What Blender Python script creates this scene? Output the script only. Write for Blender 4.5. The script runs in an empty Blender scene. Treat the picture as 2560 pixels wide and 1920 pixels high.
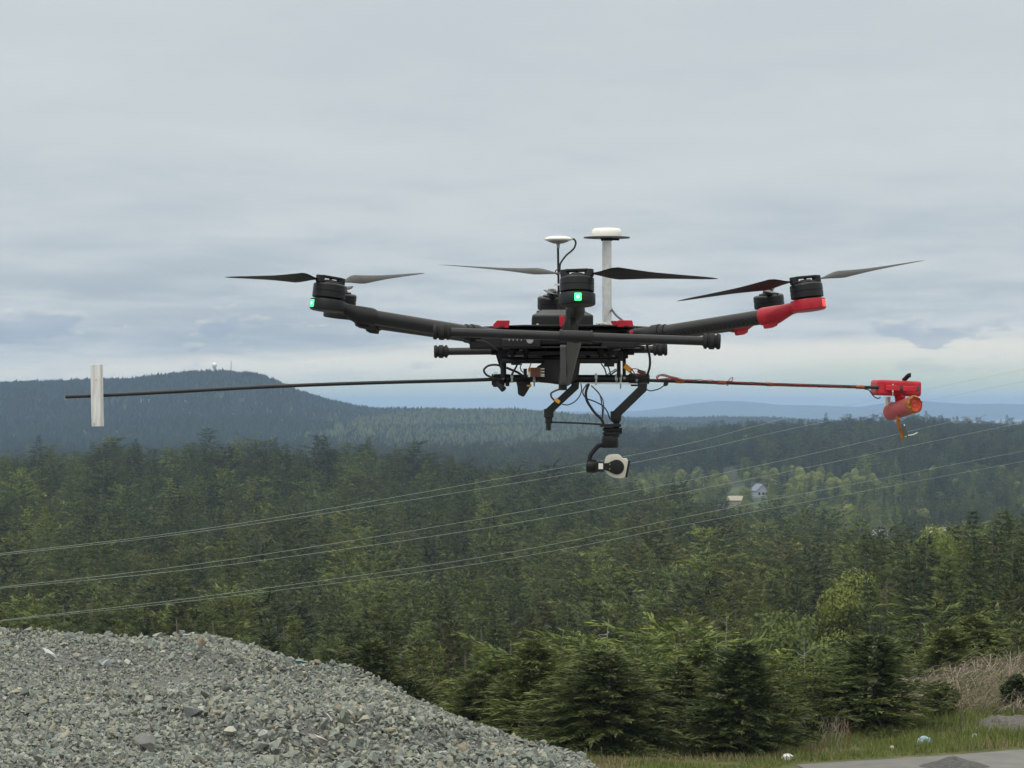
import bpy, bmesh, math, random
import numpy as np
from mathutils import Vector, Matrix

S = bpy.context.scene
COL = S.collection
R = math.radians
rng = np.random.default_rng(11)
random.seed(5)

# ------------------------------------------------------------------ camera
CAMZ, FPX, HOR = 60.0, 8574.0, 1020.0
cam = bpy.data.cameras.new('camera'); cam.sensor_width = 36.0; cam.lens = 36.0 * FPX / 2560.0
cam.clip_start = 0.1; cam.clip_end = 60000
cam_ob = bpy.data.objects.new('camera', cam); COL.objects.link(cam_ob)
PITCH = math.atan((HOR - 960.0) / FPX)
cam_ob.location = (0, 0, CAMZ); cam_ob.rotation_euler = (math.pi / 2 + PITCH, 0, 0)
S.camera = cam_ob

# ------------------------------------------------------------------ world, sun, exposure
SUN_EL, SUN_AZ = R(52), R(215)          # azimuth clockwise from +Y: behind the viewer, to the left
w = bpy.data.worlds.new('World'); S.world = w; w.use_nodes = True
nt = w.node_tree; nt.nodes.clear()
def N(t, typ, **kw):
    n = t.nodes.new(typ)
    for k, v in kw.items():
        if k in n.inputs.keys(): n.inputs[k].default_value = v
        else: setattr(n, k, v)
    return n
def math_n(t, op, a, b=None, clamp=False):
    n = t.nodes.new('ShaderNodeMath'); n.operation = op; n.use_clamp = clamp
    for i, v in enumerate((a, b)):
        if v is None: continue
        if isinstance(v, (int, float)): n.inputs[i].default_value = v
        else: t.links.new(v, n.inputs[i])
    return n.outputs[0]
def mixc(t, f, a, b, typ='MIX'):
    n = t.nodes.new('ShaderNodeMix'); n.data_type = 'RGBA'; n.blend_type = typ
    for i, v in ((0, f), (6, a), (7, b)):
        if isinstance(v, (int, float)): n.inputs[i].default_value = v
        elif isinstance(v, (tuple, list)): n.inputs[i].default_value = (*v[:3], 1)
        else: t.links.new(v, n.inputs[i])
    return n.outputs[2]
def ramp(t, f, stops, interp='LINEAR'):
    n = t.nodes.new('ShaderNodeValToRGB'); n.color_ramp.interpolation = interp
    e = n.color_ramp.elements
    while len(e) > 1: e.remove(e[-1])
    e[0].position = stops[0][0]; e[0].color = (*stops[0][1], 1) if not isinstance(stops[0][1], (int, float)) else (stops[0][1],) * 3 + (1,)
    for p, c in stops[1:]:
        x = e.new(p); x.color = (*c, 1) if not isinstance(c, (int, float)) else (c, c, c, 1)
    t.links.new(f, n.inputs[0]); return n.outputs[0]
def build_sky(t):
    tc = N(t, 'ShaderNodeTexCoord'); sep = N(t, 'ShaderNodeSeparateXYZ'); t.links.new(tc.outputs['Generated'], sep.inputs[0])
    x, y, z = sep.outputs
    zc = math_n(t, 'MAXIMUM', z, 0.0)
    den = math_n(t, 'ADD', zc, 0.055)
    comb = N(t, 'ShaderNodeCombineXYZ')
    t.links.new(math_n(t, 'DIVIDE', x, den), comb.inputs[0]); t.links.new(math_n(t, 'DIVIDE', y, den), comb.inputs[1])
    def noise(scale, detail, rough, off, sy=1.0, dist=0.0):
        mp = N(t, 'ShaderNodeMapping'); mp.inputs['Location'].default_value = off; mp.inputs['Scale'].default_value = (1, sy, 1)
        t.links.new(comb.outputs[0], mp.inputs[0])
        n = N(t, 'ShaderNodeTexNoise'); n.inputs['Scale'].default_value = scale; n.inputs['Detail'].default_value = detail
        n.inputs['Roughness'].default_value = rough; n.inputs['Distortion'].default_value = dist
        t.links.new(mp.outputs[0], n.inputs['Vector']); return n.outputs[0]
    n1 = noise(0.75, 5, 0.5, (3.1, 0.4, 0), 0.75, 0.2)
    n2 = noise(2.6, 6, 0.55, (7.7, 2.2, 0), 0.6, 0.3)
    big = math_n(t, 'ADD', math_n(t, 'MULTIPLY', n1, 0.62), math_n(t, 'MULTIPLY', n2, 0.38))
    def flat(sx, sz, off, detail=6, rough=.55):
        cb = N(t, 'ShaderNodeCombineXYZ'); t.links.new(math_n(t, 'MULTIPLY', x, sx), cb.inputs[0]); t.links.new(math_n(t, 'MULTIPLY', z, sz), cb.inputs[1]); t.links.new(math_n(t, 'MULTIPLY', y, sx), cb.inputs[2])
        mp = N(t, 'ShaderNodeMapping'); mp.inputs['Location'].default_value = off; t.links.new(cb.outputs[0], mp.inputs[0])
        n = N(t, 'ShaderNodeTexNoise'); n.inputs['Scale'].default_value = 1.0; n.inputs['Detail'].default_value = detail; n.inputs['Roughness'].default_value = rough
        t.links.new(mp.outputs[0], n.inputs['Vector']); return n.outputs[0]
    # stratus deck: smooth and pale overhead, more broken towards the horizon
    brk = ramp(t, zc, [(0.0, 1.0), (0.03, 0.85), (0.05, 0.5), (0.07, 0.3), (0.13, 0.2)])
    dk = ramp(t, big, [(0.34, 0.0), (0.64, 1.0)], 'EASE')
    cloud = mixc(t, brk, SKY_TOP, mixc(t, dk, SKY_DARK, SKY_LIGHT))
    # pale clear band under the deck, cream at its upper edge
    sky = N(t, 'ShaderNodeTexSky'); sky.sky_type = 'NISHITA'; sky.sun_disc = False
    sky.sun_elevation = SUN_EL; sky.sun_rotation = SUN_AZ
    low = mixc(t, 0.25, SKY_LOW, mixc(t, 1.0, sky.outputs[0], SKY_GAPMUL, 'MULTIPLY'))
    low = mixc(t, ramp(t, flat(9, 190, (4.2, 1.1, 0)), [(0.42, 0.0), (0.65, 0.55)]), low, SKY_LIGHT)
    h = math_n(t, 'ADD', zc, math_n(t, 'MULTIPLY', math_n(t, 'SUBTRACT', flat(14, 60, (2.3, 0.2, 5.1)), 0.5), 0.013))
    h = math_n(t, 'ADD', h, math_n(t, 'MULTIPLY', x, -0.030))
    c = mixc(t, ramp(t, h, [(0.006, 0.0), (0.0125, 1.0)]), low, SKY_CREAM)
    c = mixc(t, ramp(t, h, [(0.0150, 0.0), (0.0195, 1.0)], 'EASE'), c, cloud)
    # low cumulus with blue grey undersides in front of the band
    cu = flat(30, 95, (1.7, 3.3, 0.4), 7, .55); cu2 = flat(30, 95, (1.7, 3.42, 0.4), 7, .55)
    zone = ramp(t, zc, [(0.008, 0.0), (0.014, 1.0), (0.024, 1.0), (0.038, 0.0)])
    cm = math_n(t, 'MULTIPLY', ramp(t, cu, [(0.545, 0.0), (0.60, 1.0)], 'EASE'), zone)
    body = mixc(t, ramp(t, cu2, [(0.48, 0.0), (0.62, 1.0)]), SKY_CREAM, SKY_CUM)
    c = mixc(t, math_n(t, 'MULTIPLY', cm, 0.6), c, body)
    # overcast sky brightens towards the zenith
    lum = ramp(t, zc, [(0.0, (0.338, 0.336, 0.331)), (0.13, (0.352, 0.349, 0.342)), (0.45, (0.74, 0.67, 0.585)), (1.0, (1.12, 1.0, 0.86))])
    c = mixc(t, 1.0, c, lum, 'MULTIPLY')
    bg = N(t, 'ShaderNodeBackground'); bg.inputs['Strength'].default_value = 0.10
    t.links.new(c, bg.inputs[0])
    out = N(t, 'ShaderNodeOutputWorld'); t.links.new(bg.outputs[0], out.inputs[0])
def lin(r, g, b, k=30.0):
    f = lambda v: ((v / 255 + 0.055) / 1.055) ** 2.4 if v > 10 else v / 255 / 12.92
    return (f(r) * k, f(g) * k, f(b) * k)
SKY_TOP = lin(200, 209, 214); SKY_LIGHT = lin(211, 218, 220); SKY_DARK = lin(168, 182, 193)
SKY_CREAM = lin(238, 236, 224); SKY_LOW = lin(232, 242, 212); SKY_CUM = lin(160, 176, 196); SKY_GAPMUL = (1.5, 1.9, 2.0)
build_sky(nt)

sl = bpy.data.lights.new('sun', 'SUN'); sl.energy = 1.1; sl.angle = R(14); sl.color = (1.0, 0.96, 0.9)
so = bpy.data.objects.new('sun', sl); COL.objects.link(so)
sd = Vector((math.sin(SUN_AZ) * math.cos(SUN_EL), math.cos(SUN_AZ) * math.cos(SUN_EL), math.sin(SUN_EL)))
so.rotation_euler = sd.to_track_quat('Z', 'Y').to_euler(); so.location = (0, -20, 120)
S.view_settings.view_transform = 'Standard'; S.view_settings.look = 'None'
S.view_settings.exposure = 0.0; S.view_settings.gamma = 1.0
S.render.engine = 'CYCLES'
S.cycles.use_denoising = True
S.cycles.max_bounces = 6; S.cycles.diffuse_bounces = 3; S.cycles.glossy_bounces = 3; S.cycles.transmission_bounces = 3
S.cycles.volume_bounces = 1; S.cycles.sample_clamp_indirect = 4.0

# ------------------------------------------------------------------ helpers
def W(px, py, d):
    """point at world distance y = d that the photograph shows at pixel (px, py)"""
    a = (px - 1280.0) / FPX; b = (960.0 - py) / FPX
    cy = math.cos(PITCH) - b * math.sin(PITCH); cz = math.sin(PITCH) + b * math.cos(PITCH)
    return Vector((a / cy * d, d, CAMZ + cz / cy * d))
def tag(o, label=None, cat=None, group=None, kind=None):
    if label: o['label'] = label
    if cat: o['category'] = cat
    if group: o['group'] = group
    if kind: o['kind'] = kind
    return o
def empty(name, loc, label=None, cat=None, group=None):
    o = bpy.data.objects.new(name, None); COL.objects.link(o); o.location = loc
    o.empty_display_size = 0.2
    return tag(o, label, cat, group)
def np_mesh(name, V, F, cols=None, smooth=False, attr='tone'):
    """V (n,3), F (m,k) with constant k; cols (n,3) per vertex"""
    V = np.asarray(V, np.float32); F = np.asarray(F, np.int32)
    me = bpy.data.meshes.new(name); k = F.shape[1]
    me.vertices.add(len(V)); me.vertices.foreach_set('co', V.ravel())
    me.loops.add(F.size); me.loops.foreach_set('vertex_index', F.ravel())
    me.polygons.add(len(F)); me.polygons.foreach_set('loop_start', np.arange(0, F.size, k, dtype=np.int32))
    me.polygons.foreach_set('use_smooth', np.full(len(F), smooth, dtype=bool))
    me.update(calc_edges=True)
    if cols is not None:
        a = me.attributes.new(attr, 'FLOAT_COLOR', 'POINT')
        c = np.ones((len(V), 4), np.float32); c[:, :3] = cols; a.data.foreach_set('color', c.ravel())
    return me
def add(name, me, mat, parent=None, loc=None):
    o = bpy.data.objects.new(name, me); COL.objects.link(o)
    if mat is not None and not me.materials: me.materials.append(mat)
    if parent is not None: o.parent = parent
    if loc is not None: o.location = loc
    return o
class MB:
    def __init__(s): s.v = []; s.f = []
    def _add(s, vs, fs):
        k = len(s.v); s.v += [Vector(p) for p in vs]; s.f += [tuple(i + k for i in f) for f in fs]; return s
    def tube(s, pts, r, n=12, caps=True, square=False):
        pts = [Vector(p) for p in pts]; m = len(pts)
        rs = r if isinstance(r, (list, tuple)) else [r] * m
        vs = []; fs = []; up = None
        for i, p in enumerate(pts):
            if i == 0: t = pts[1] - pts[0]
            elif i == m - 1: t = pts[-1] - pts[-2]
            else: t = (pts[i + 1] - p).normalized() + (p - pts[i - 1]).normalized()
            if t.length < 1e-9: t = Vector((0, 0, 1))
            t.normalize()
            if up is None:
                a = Vector((0, 0, 1)) if abs(t.z) < 0.9 else Vector((0, 1, 0))
                up = (a - t * a.dot(t)).normalized()
            else:
                up = (up - t * up.dot(t)); up = up.normalized() if up.length > 1e-6 else t.orthogonal().normalized()
            sdv = t.cross(up); off = math.pi / n if square else 0.0; k = 1.4142 if square else 1.0
            for j in range(n):
                an = 2 * math.pi * j / n + off
                vs.append(p + (up * math.cos(an) + sdv * math.sin(an)) * rs[i] * k)
        for i in range(m - 1):
            for j in range(n):
                fs.append((i * n + j, i * n + (j + 1) % n, (i + 1) * n + (j + 1) % n, (i + 1) * n + j))
        if caps: fs += [tuple(range(n - 1, -1, -1)), tuple((m - 1) * n + j for j in range(n))]
        return s._add(vs, fs)
    def lathe(s, o, ax, prof, n=32):
        """prof: list of (h, r) along ax from o"""
        o = Vector(o); ax = Vector(ax).normalized()
        return s.tube_prof([o + ax * h for h, _ in prof], [max(r, 1e-5) for _, r in prof], ax, n)
    def tube_prof(s, pts, rs, ax, n):
        u = ax.orthogonal().normalized(); v = ax.cross(u); vs = []; fs = []; m = len(pts)
        for p, r in zip(pts, rs):
            for j in range(n):
                a = 2 * math.pi * j / n; vs.append(p + (u * math.cos(a) + v * math.sin(a)) * r)
        for i in range(m - 1):
            for j in range(n):
                fs.append((i * n + j, i * n + (j + 1) % n, (i + 1) * n + (j + 1) % n, (i + 1) * n + j))
        fs += [tuple(range(n - 1, -1, -1)), tuple((m - 1) * n + j for j in range(n))]
        return s._add(vs, fs)
    def box(s, c, half, ax=None):
        c = Vector(c); ax = ax or (Vector((1, 0, 0)), Vector((0, 1, 0)), Vector((0, 0, 1)))
        vs = [c + ax[0] * half[0] * i + ax[1] * half[1] * j + ax[2] * half[2] * k for i in (-1, 1) for j in (-1, 1) for k in (-1, 1)]
        return s._add(vs, [(0, 1, 3, 2), (4, 6, 7, 5), (0, 4, 5, 1), (2, 3, 7, 6), (0, 2, 6, 4), (1, 5, 7, 3)])
    def prism(s, pts, vec):
        pts = [Vector(p) for p in pts]; vec = Vector(vec); n = len(pts)
        fs = [tuple(range(n)), tuple(range(2 * n - 1, n - 1, -1))] + [(i, i + n, (i + 1) % n + n, (i + 1) % n) for i in range(n)]
        return s._add(pts + [p + vec for p in pts], fs)
    def build(s, name, mat, parent=None, org=None, bevel=0.0, seg=2, smooth=True, ang=38, label=None, sub=0):
        org = Vector(org) if org is not None else Vector((0, 0, 0))
        me = bpy.data.meshes.new(name); me.from_pydata([tuple(p - org) for p in s.v], [], s.f); me.validate()
        bm = bmesh.new(); bm.from_mesh(me); bmesh.ops.recalc_face_normals(bm, faces=bm.faces[:]); bm.to_mesh(me); bm.free()
        if smooth:
            me.polygons.foreach_set('use_smooth', [True] * len(me.polygons)); me.set_sharp_from_angle(angle=R(ang))
        o = add(name, me, mat, parent)
        if parent is None: o.location = org
        if bevel > 0:
            b = o.modifiers.new('bevel', 'BEVEL'); b.width = bevel; b.segments = seg; b.limit_method = 'ANGLE'; b.angle_limit = R(35); b.harden_normals = False
        if label: o['label'] = label
        return o
def smooth_path(pts, n=8):
    """Catmull-Rom through pts"""
    P = [Vector(p) for p in pts]; P = [P[0] * 2 - P[1]] + P + [P[-1] * 2 - P[-2]]; out = []
    for i in range(1, len(P) - 2):
        for k in range(n):
            t = k / n; a, b, c, d = P[i - 1:i + 3]
            out.append(0.5 * ((2 * b) + (c - a) * t + (2 * a - 5 * b + 4 * c - d) * t * t + (3 * b - a - 3 * c + d) * t ** 3))
    out.append(P[-2]); return out

def new_mat(name):
    m = bpy.data.materials.new(name); m.use_nodes = True; t = m.node_tree
    return m, t, t.nodes['Principled BSDF'], t.nodes['Material Output']
def plain(name, col, rough=0.5, metal=0.0, spec=0.3, noise=0.12, nscale=60.0, bump=0.0, coat=0.0):
    """a paint or plastic with slight mottling in colour and roughness"""
    m, t, b, _ = new_mat(name)
    tc = N(t, 'ShaderNodeTexCoord')
    n = N(t, 'ShaderNodeTexNoise'); n.inputs['Scale'].default_value = nscale; n.inputs['Detail'].default_value = 5
    t.links.new(tc.outputs['Object'], n.inputs['Vector'])
    c = ramp(t, n.outputs[0], [(0.25, tuple(v * (1 - noise) for v in col)), (0.75, tuple(min(1, v * (1 + noise)) for v in col))])
    t.links.new(c, b.inputs['Base Color'])
    r = ramp(t, n.outputs[0], [(0.2, max(0, rough - 0.08)), (0.8, min(1, rough + 0.08))]); t.links.new(r, b.inputs['Roughness'])
    b.inputs['Metallic'].default_value = metal; b.inputs['Specular IOR Level'].default_value = spec
    b.inputs['Coat Weight'].default_value = coat
    if bump:
        bp = N(t, 'ShaderNodeBump'); bp.inputs['Strength'].default_value = bump; bp.inputs['Distance'].default_value = 0.002
        t.links.new(n.outputs[0], bp.inputs['Height']); t.links.new(bp.outputs[0], b.inputs['Normal'])
    return m
def glow_mat(name, col, strength):
    m, t, b, _ = new_mat(name)
    b.inputs['Base Color'].default_value = (*col, 1); b.inputs['Emission Color'].default_value = (*col, 1)
    b.inputs['Emission Strength'].default_value = strength
    return m
def carbon(name):
    m, t, b, _ = new_mat(name)
    tc = N(t, 'ShaderNodeTexCoord')
    wv = N(t, 'ShaderNodeTexWave'); wv.inputs['Scale'].default_value = 130; wv.bands_direction = 'DIAGONAL'
    t.links.new(tc.outputs['Object'], wv.inputs['Vector'])
    nn = N(t, 'ShaderNodeTexNoise'); nn.inputs['Scale'].default_value = 25; t.links.new(tc.outputs['Object'], nn.inputs['Vector'])
    f = math_n(t, 'ADD', math_n(t, 'MULTIPLY', wv.outputs[1], 0.5), math_n(t, 'MULTIPLY', nn.outputs[0], 0.5))
    t.links.new(ramp(t, f, [(0.25, (0.006, 0.0065, 0.008)), (0.75, (0.019, 0.020, 0.024))]), b.inputs['Base Color'])
    b.inputs['Roughness'].default_value = 0.42; b.inputs['Specular IOR Level'].default_value = 0.36
    return m
M = {}
M['black'] = plain('black_plastic', (0.010, 0.011, 0.0135), 0.5)
M['dark'] = plain('dark_housing', (0.010, 0.0105, 0.0115), 0.62)
M['motor'] = plain('motor_black', (0.009, 0.010, 0.012), 0.42, 0.0)
M['carbon'] = carbon('carbon_tube')
M['rubber'] = plain('black_rubber', (0.012, 0.013, 0.015), 0.7)
M['cable'] = plain('cable_black', (0.018, 0.018, 0.02), 0.45)
M['red'] = plain('red_paint', (0.34, 0.013, 0.028), 0.42, noise=0.22)
M['pod'] = plain('pod_red', (0.44, 0.022, 0.036), 0.5, noise=0.28, nscale=40)
M['podpink'] = plain('weathered_red_cylinder_and_lit_pod_end', (0.40, 0.085, 0.095), 0.55, noise=0.3, nscale=35)
M['white'] = plain('white_plastic', (0.74, 0.73, 0.69), 0.42, noise=0.05)
M['camwhite'] = plain('camera_white', (0.62, 0.60, 0.53), 0.45, noise=0.06)
M['alu'] = plain('brushed_aluminium', (0.62, 0.62, 0.62), 0.38, 0.75, noise=0.12, nscale=120)
M['grey'] = plain('grey_fitting', (0.30, 0.30, 0.30), 0.45, 0.3)
M['strut'] = plain('grey_strut', (0.075, 0.080, 0.090), 0.42)
M['orange'] = plain('orange_tape', (0.30, 0.115, 0.022), 0.4, noise=0.45, nscale=90)
M['yellow'] = plain('yellow_connector', (0.55, 0.27, 0.03), 0.45)
M['redface'] = plain('orange_red_cap', (0.40, 0.042, 0.022), 0.55, noise=0.5, nscale=60, bump=0.6)
M['copper'] = plain('copper_winding', (0.25, 0.10, 0.06), 0.45, 0.2, noise=0.3, nscale=160)
M['redwire'] = plain('red_wire', (0.26, 0.018, 0.025), 0.5)
M['brownwire'] = plain('brown_wire', (0.08, 0.035, 0.025), 0.5)
M['tie'] = plain('zip_tie', (0.55, 0.58, 0.58), 0.35)
M['brass'] = plain('brass', (0.55, 0.33, 0.08), 0.3, 0.8)
M['green_led'] = glow_mat('green_lamp', (0.06, 0.95, 0.30), 1.3)
M['green_core'] = glow_mat('green_lamp_core', (0.55, 1.0, 0.65), 1.6)
M['red_led'] = glow_mat("red_lamp", (0.85, 0.09, 0.07), 0.45)
def board_mat():
    m, t, b, _ = new_mat('weathered_white_board')
    tc = N(t, 'ShaderNodeTexCoord'); mp = N(t, 'ShaderNodeMapping'); mp.inputs['Scale'].default_value = (60, 60, 7)
    t.links.new(tc.outputs['Object'], mp.inputs[0])
    n = N(t, 'ShaderNodeTexNoise'); n.inputs['Scale'].default_value = 2.2; n.inputs['Detail'].default_value = 7; t.links.new(mp.outputs[0], n.inputs['Vector'])
    n2 = N(t, 'ShaderNodeTexNoise'); n2.inputs['Scale'].default_value = 55; n2.inputs['Detail'].default_value = 4; t.links.new(tc.outputs['Object'], n2.inputs['Vector'])
    c = ramp(t, n.outputs[0], [(0.3, (0.42, 0.42, 0.42)), (0.55, (0.60, 0.60, 0.61)), (0.8, (0.66, 0.66, 0.66))])
    c = mixc(t, ramp(t, n2.outputs[0], [(0.66, 0.0), (0.72, 0.7)]), c, (0.16, 0.14, 0.13))
    t.links.new(c, b.inputs['Base Color']); b.inputs['Roughness'].default_value = 0.75
    return m
M['board'] = board_mat()

# ------------------------------------------------------------------ terrain
PXC = np.array([-3000, 0, 300, 640, 950, 1300, 1600, 1900, 2250, 2560, 5500], float)
def zy(d, ys, h=0.0): return [CAMZ + (HOR - y) / FPX * d - h for y in ys]
ROWS = [
 (-60, [58.3] * 11), (7, [58.3] * 11), (14, [57.0] * 11), (20, [54.5] * 11), (27, [53.0] * 11), (60, [51.4] * 11), (88, [51.0] * 11),
 (98, [50.9, 50.8, 50.8, 50.8, 50.8, 50.9, 51.0, 51.0, 51.1, 51.2, 51.4]),
 (103, [49.5, 49.3, 49.3, 49.3, 49.3, 49.8, 50.0, 50.6, 51.8, 52.2, 52.6]),
 (112, [46.5, 46.5, 46.5, 46.5, 46.5, 47.0, 47.3, 48.2, 49.6, 50.4, 50.6]),
 (135, [40, 40, 40, 40, 40, 41, 41.5, 42, 44, 46, 46]), (170, [34, 34, 34, 34, 34, 35, 35, 36, 38, 40, 40]),
 (250, [25, 25, 25, 25, 25, 26, 27, 28, 31, 34, 34]), (380, [20, 20, 20, 20, 20, 21, 21, 22, 25, 27, 27]),
 (470, [17, 17, 17, 17, 17, 18, 18, 18, 19, 20, 20]),
 (600, zy(600, [1412, 1410, 1405, 1405, 1405, 1405, 1400, 1400, 1420, 1420, 1420], 16.5)),
 (800, zy(800, [1300, 1300, 1300, 1300, 1300, 1312, 1325, 1352, 1410, 1410, 1410], 16.5)),
 (1000, zy(1000, [1214, 1212, 1208, 1205, 1212, 1236, 1268, 1326, 1400, 1410, 1410], 16.5)),
 (1200, zy(1200, [1150, 1148, 1140, 1136, 1150, 1192, 1240, 1318, 1390, 1400, 1400], 16)),
 (1330, [12, 12, 12, 12, 10, 7, 5, 4, 4, 4, 4]),
 (1500, [10, 10, 10, 10, 8, 6, 5, 5.5, 5, 5, 5]),
 (1700, [8, 8, 8, 8, 8, 6, 8, 10.5, 10, 10, 10]),
 (1900, [8, 8, 8, 8, 8, 7, 12, 15.5, 16, 16, 16]),
 (2150, zy(2150, [1170, 1170, 1170, 1170, 1165, 1160, 1140, 1125, 1120, 1125, 1125], 14)),
 (2400, zy(2400, [1160, 1160, 1160, 1160, 1150, 1145, 1115, 1088, 1080, 1086, 1085], 15)),
 (2700, zy(2700, [1150, 1150, 1150, 1145, 1140, 1128, 1096, 1068, 1055, 1067, 1062], 15)),
 (3200, zy(3200, [1122, 1122, 1120, 1112, 1106, 1112, 1110, 1108, 1100, 1100, 1100], 10)),
 (3600, zy(3600, [1095, 1092, 1090, 1090, 1092, 1090, 1078, 1072, 1075, 1080, 1080], 9)),
 (4200, zy(4200, [1040, 1036, 1034, 1030, 1058, 1062, 1062, 1070, 1075, 1080, 1085], 10)),
 (5000, zy(5000, [955, 950, 945, 924, 1016, 1020, 1052, 1062, 1075, 1085, 1085], 12)),
 (5800, zy(5800, [985, 980, 970, 960, 1030, 1032, 1065, 1080, 1090, 1095, 1095], 12)),
 (7000, [46, 46, 46, 40, 30, 30] + zy(7000, [1043, 1041, 1055, 1085, 1085], 10)), (7900, [40, 40, 40, 35, 20, 10, 0, -2, -3, -3, -3]), (9500, [10, 8, 6, 4, 0, -3, -3, -3, -3, -3, -3]),
 (17800, [-3] * 11), (18400, [4] * 11), (21000, [70] * 11), (25000, [10] * 11), (30500, [-3] * 11)]
RD = np.array([r[0] for r in ROWS], float); RZ = np.array([r[1] for r in ROWS], float)
HILL_PX = np.array([-2800, -1700, -900, -300, 0, 150, 300, 380, 450, 500, 560, 640, 690, 740, 790, 840, 890, 950, 1010, 1100, 1200, 1300, 1450, 1600, 1800])
HILL_Y = np.array([1000, 975, 962, 955, 950, 949, 944, 935, 926, 922, 921, 926, 945, 968, 984, 998, 1009, 1019, 1017, 1015, 1017, 1020, 1032, 1042, 1046.])
FAR_PX = np.array([-3000, 0, 1300, 1500, 1580, 1650, 1720, 1800, 1870, 1950, 2060, 2150, 2210, 2280, 2350, 2420, 2500, 2560, 3200, 5500])
FAR_Y = np.array([985, 985, 1030, 1040, 1036, 1022, 1010, 1002, 1004, 1012, 1014, 1017, 1008, 1000, 1006, 1010, 1009, 1011, 1000, 990.])
def vnoise(x, y, seed=0):
    xi = np.floor(x); yi = np.floor(y); xf = x - xi; yf = y - yi
    def h(a, b):
        s = np.sin(a * 127.1 + b * 311.7 + seed * 74.7) * 43758.5453
        return s - np.floor(s)
    u = xf * xf * (3 - 2 * xf); v = yf * yf * (3 - 2 * yf)
    return (h(xi, yi) * (1 - u) + h(xi + 1, yi) * u) * (1 - v) + (h(xi, yi + 1) * (1 - u) + h(xi + 1, yi + 1) * u) * v
def gz(x, y):
    x = np.atleast_1d(np.asarray(x, float)); y = np.atleast_1d(np.asarray(y, float))
    px = 1280 + FPX * x / np.maximum(y, 30.0)
    j = np.clip(np.searchsorted(RD, y) - 1, 0, len(RD) - 2); t = np.clip((y - RD[j]) / (RD[j + 1] - RD[j]), 0, 1)
    t = np.where(y > 1250, t * t * (3 - 2 * t), t)
    i = np.clip(np.searchsorted(PXC, px) - 1, 0, len(PXC) - 2); s = np.clip((px - PXC[i]) / (PXC[i + 1] - PXC[i]), 0, 1); s = s * s * (3 - 2 * s)
    z = (RZ[j, i] * (1 - s) + RZ[j, i + 1] * s) * (1 - t) + (RZ[j + 1, i] * (1 - s) + RZ[j + 1, i + 1] * s) * t
    hz = CAMZ + (HOR - np.interp(px, HILL_PX, HILL_Y)) / FPX * 5000 - 12
    wgt = np.exp(-((y - 5000) / 420.0) ** 2) * (px < 1560); z = z * (1 - wgt) + np.maximum(hz, z * 0 - 5) * wgt
    fz = CAMZ + (HOR - np.interp(px, FAR_PX, FAR_Y)) / FPX * 21000
    wf = np.exp(-((y - 21000) / 1500.0) ** 2); z = z * (1 - wf) + fz * wf
    a = np.clip((y - 120) / 300, 0, 1) * np.clip((9000 - y) / 3000, 0, 1)
    z = z + a * (vnoise(x / 60, y / 60, 1) - .5) * 3.0 + np.clip((y - 2500) / 1500, 0, 1) * np.clip((9000 - y) / 3000, 0, 1) * ((vnoise(x / 210, y / 210, 2) - .5) * 9 + (vnoise(x / 420 + 3.3, y / 330, 6) - .5) * 20 * np.exp(-((y - 4050) / 500) ** 2))
    return z
rows = np.concatenate([np.linspace(-60, 6, 8), np.linspace(7, 30, 12)[0:], np.linspace(33, 84, 12), np.linspace(86, 116, 31), np.geomspace(119, 6200, 190), np.geomspace(6400, 17800, 24), np.linspace(18200, 25000, 50), [27000, 30500]])
us = np.concatenate([np.linspace(-0.75, -0.24, 24), np.linspace(-0.235, 0.235, 330), np.linspace(0.24, 0.75, 24)])
UU, DD = np.meshgrid(us, rows); XX = UU * (np.maximum(DD, 0) + 55)
ZZ = gz(XX.ravel(), DD.ravel()).reshape(XX.shape)
nr, nc = XX.shape
idx = np.arange(nr * nc).reshape(nr, nc)
F = np.stack([idx[:-1, :-1], idx[:-1, 1:], idx[1:, 1:], idx[1:, :-1]], -1).reshape(-1, 4)
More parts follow.
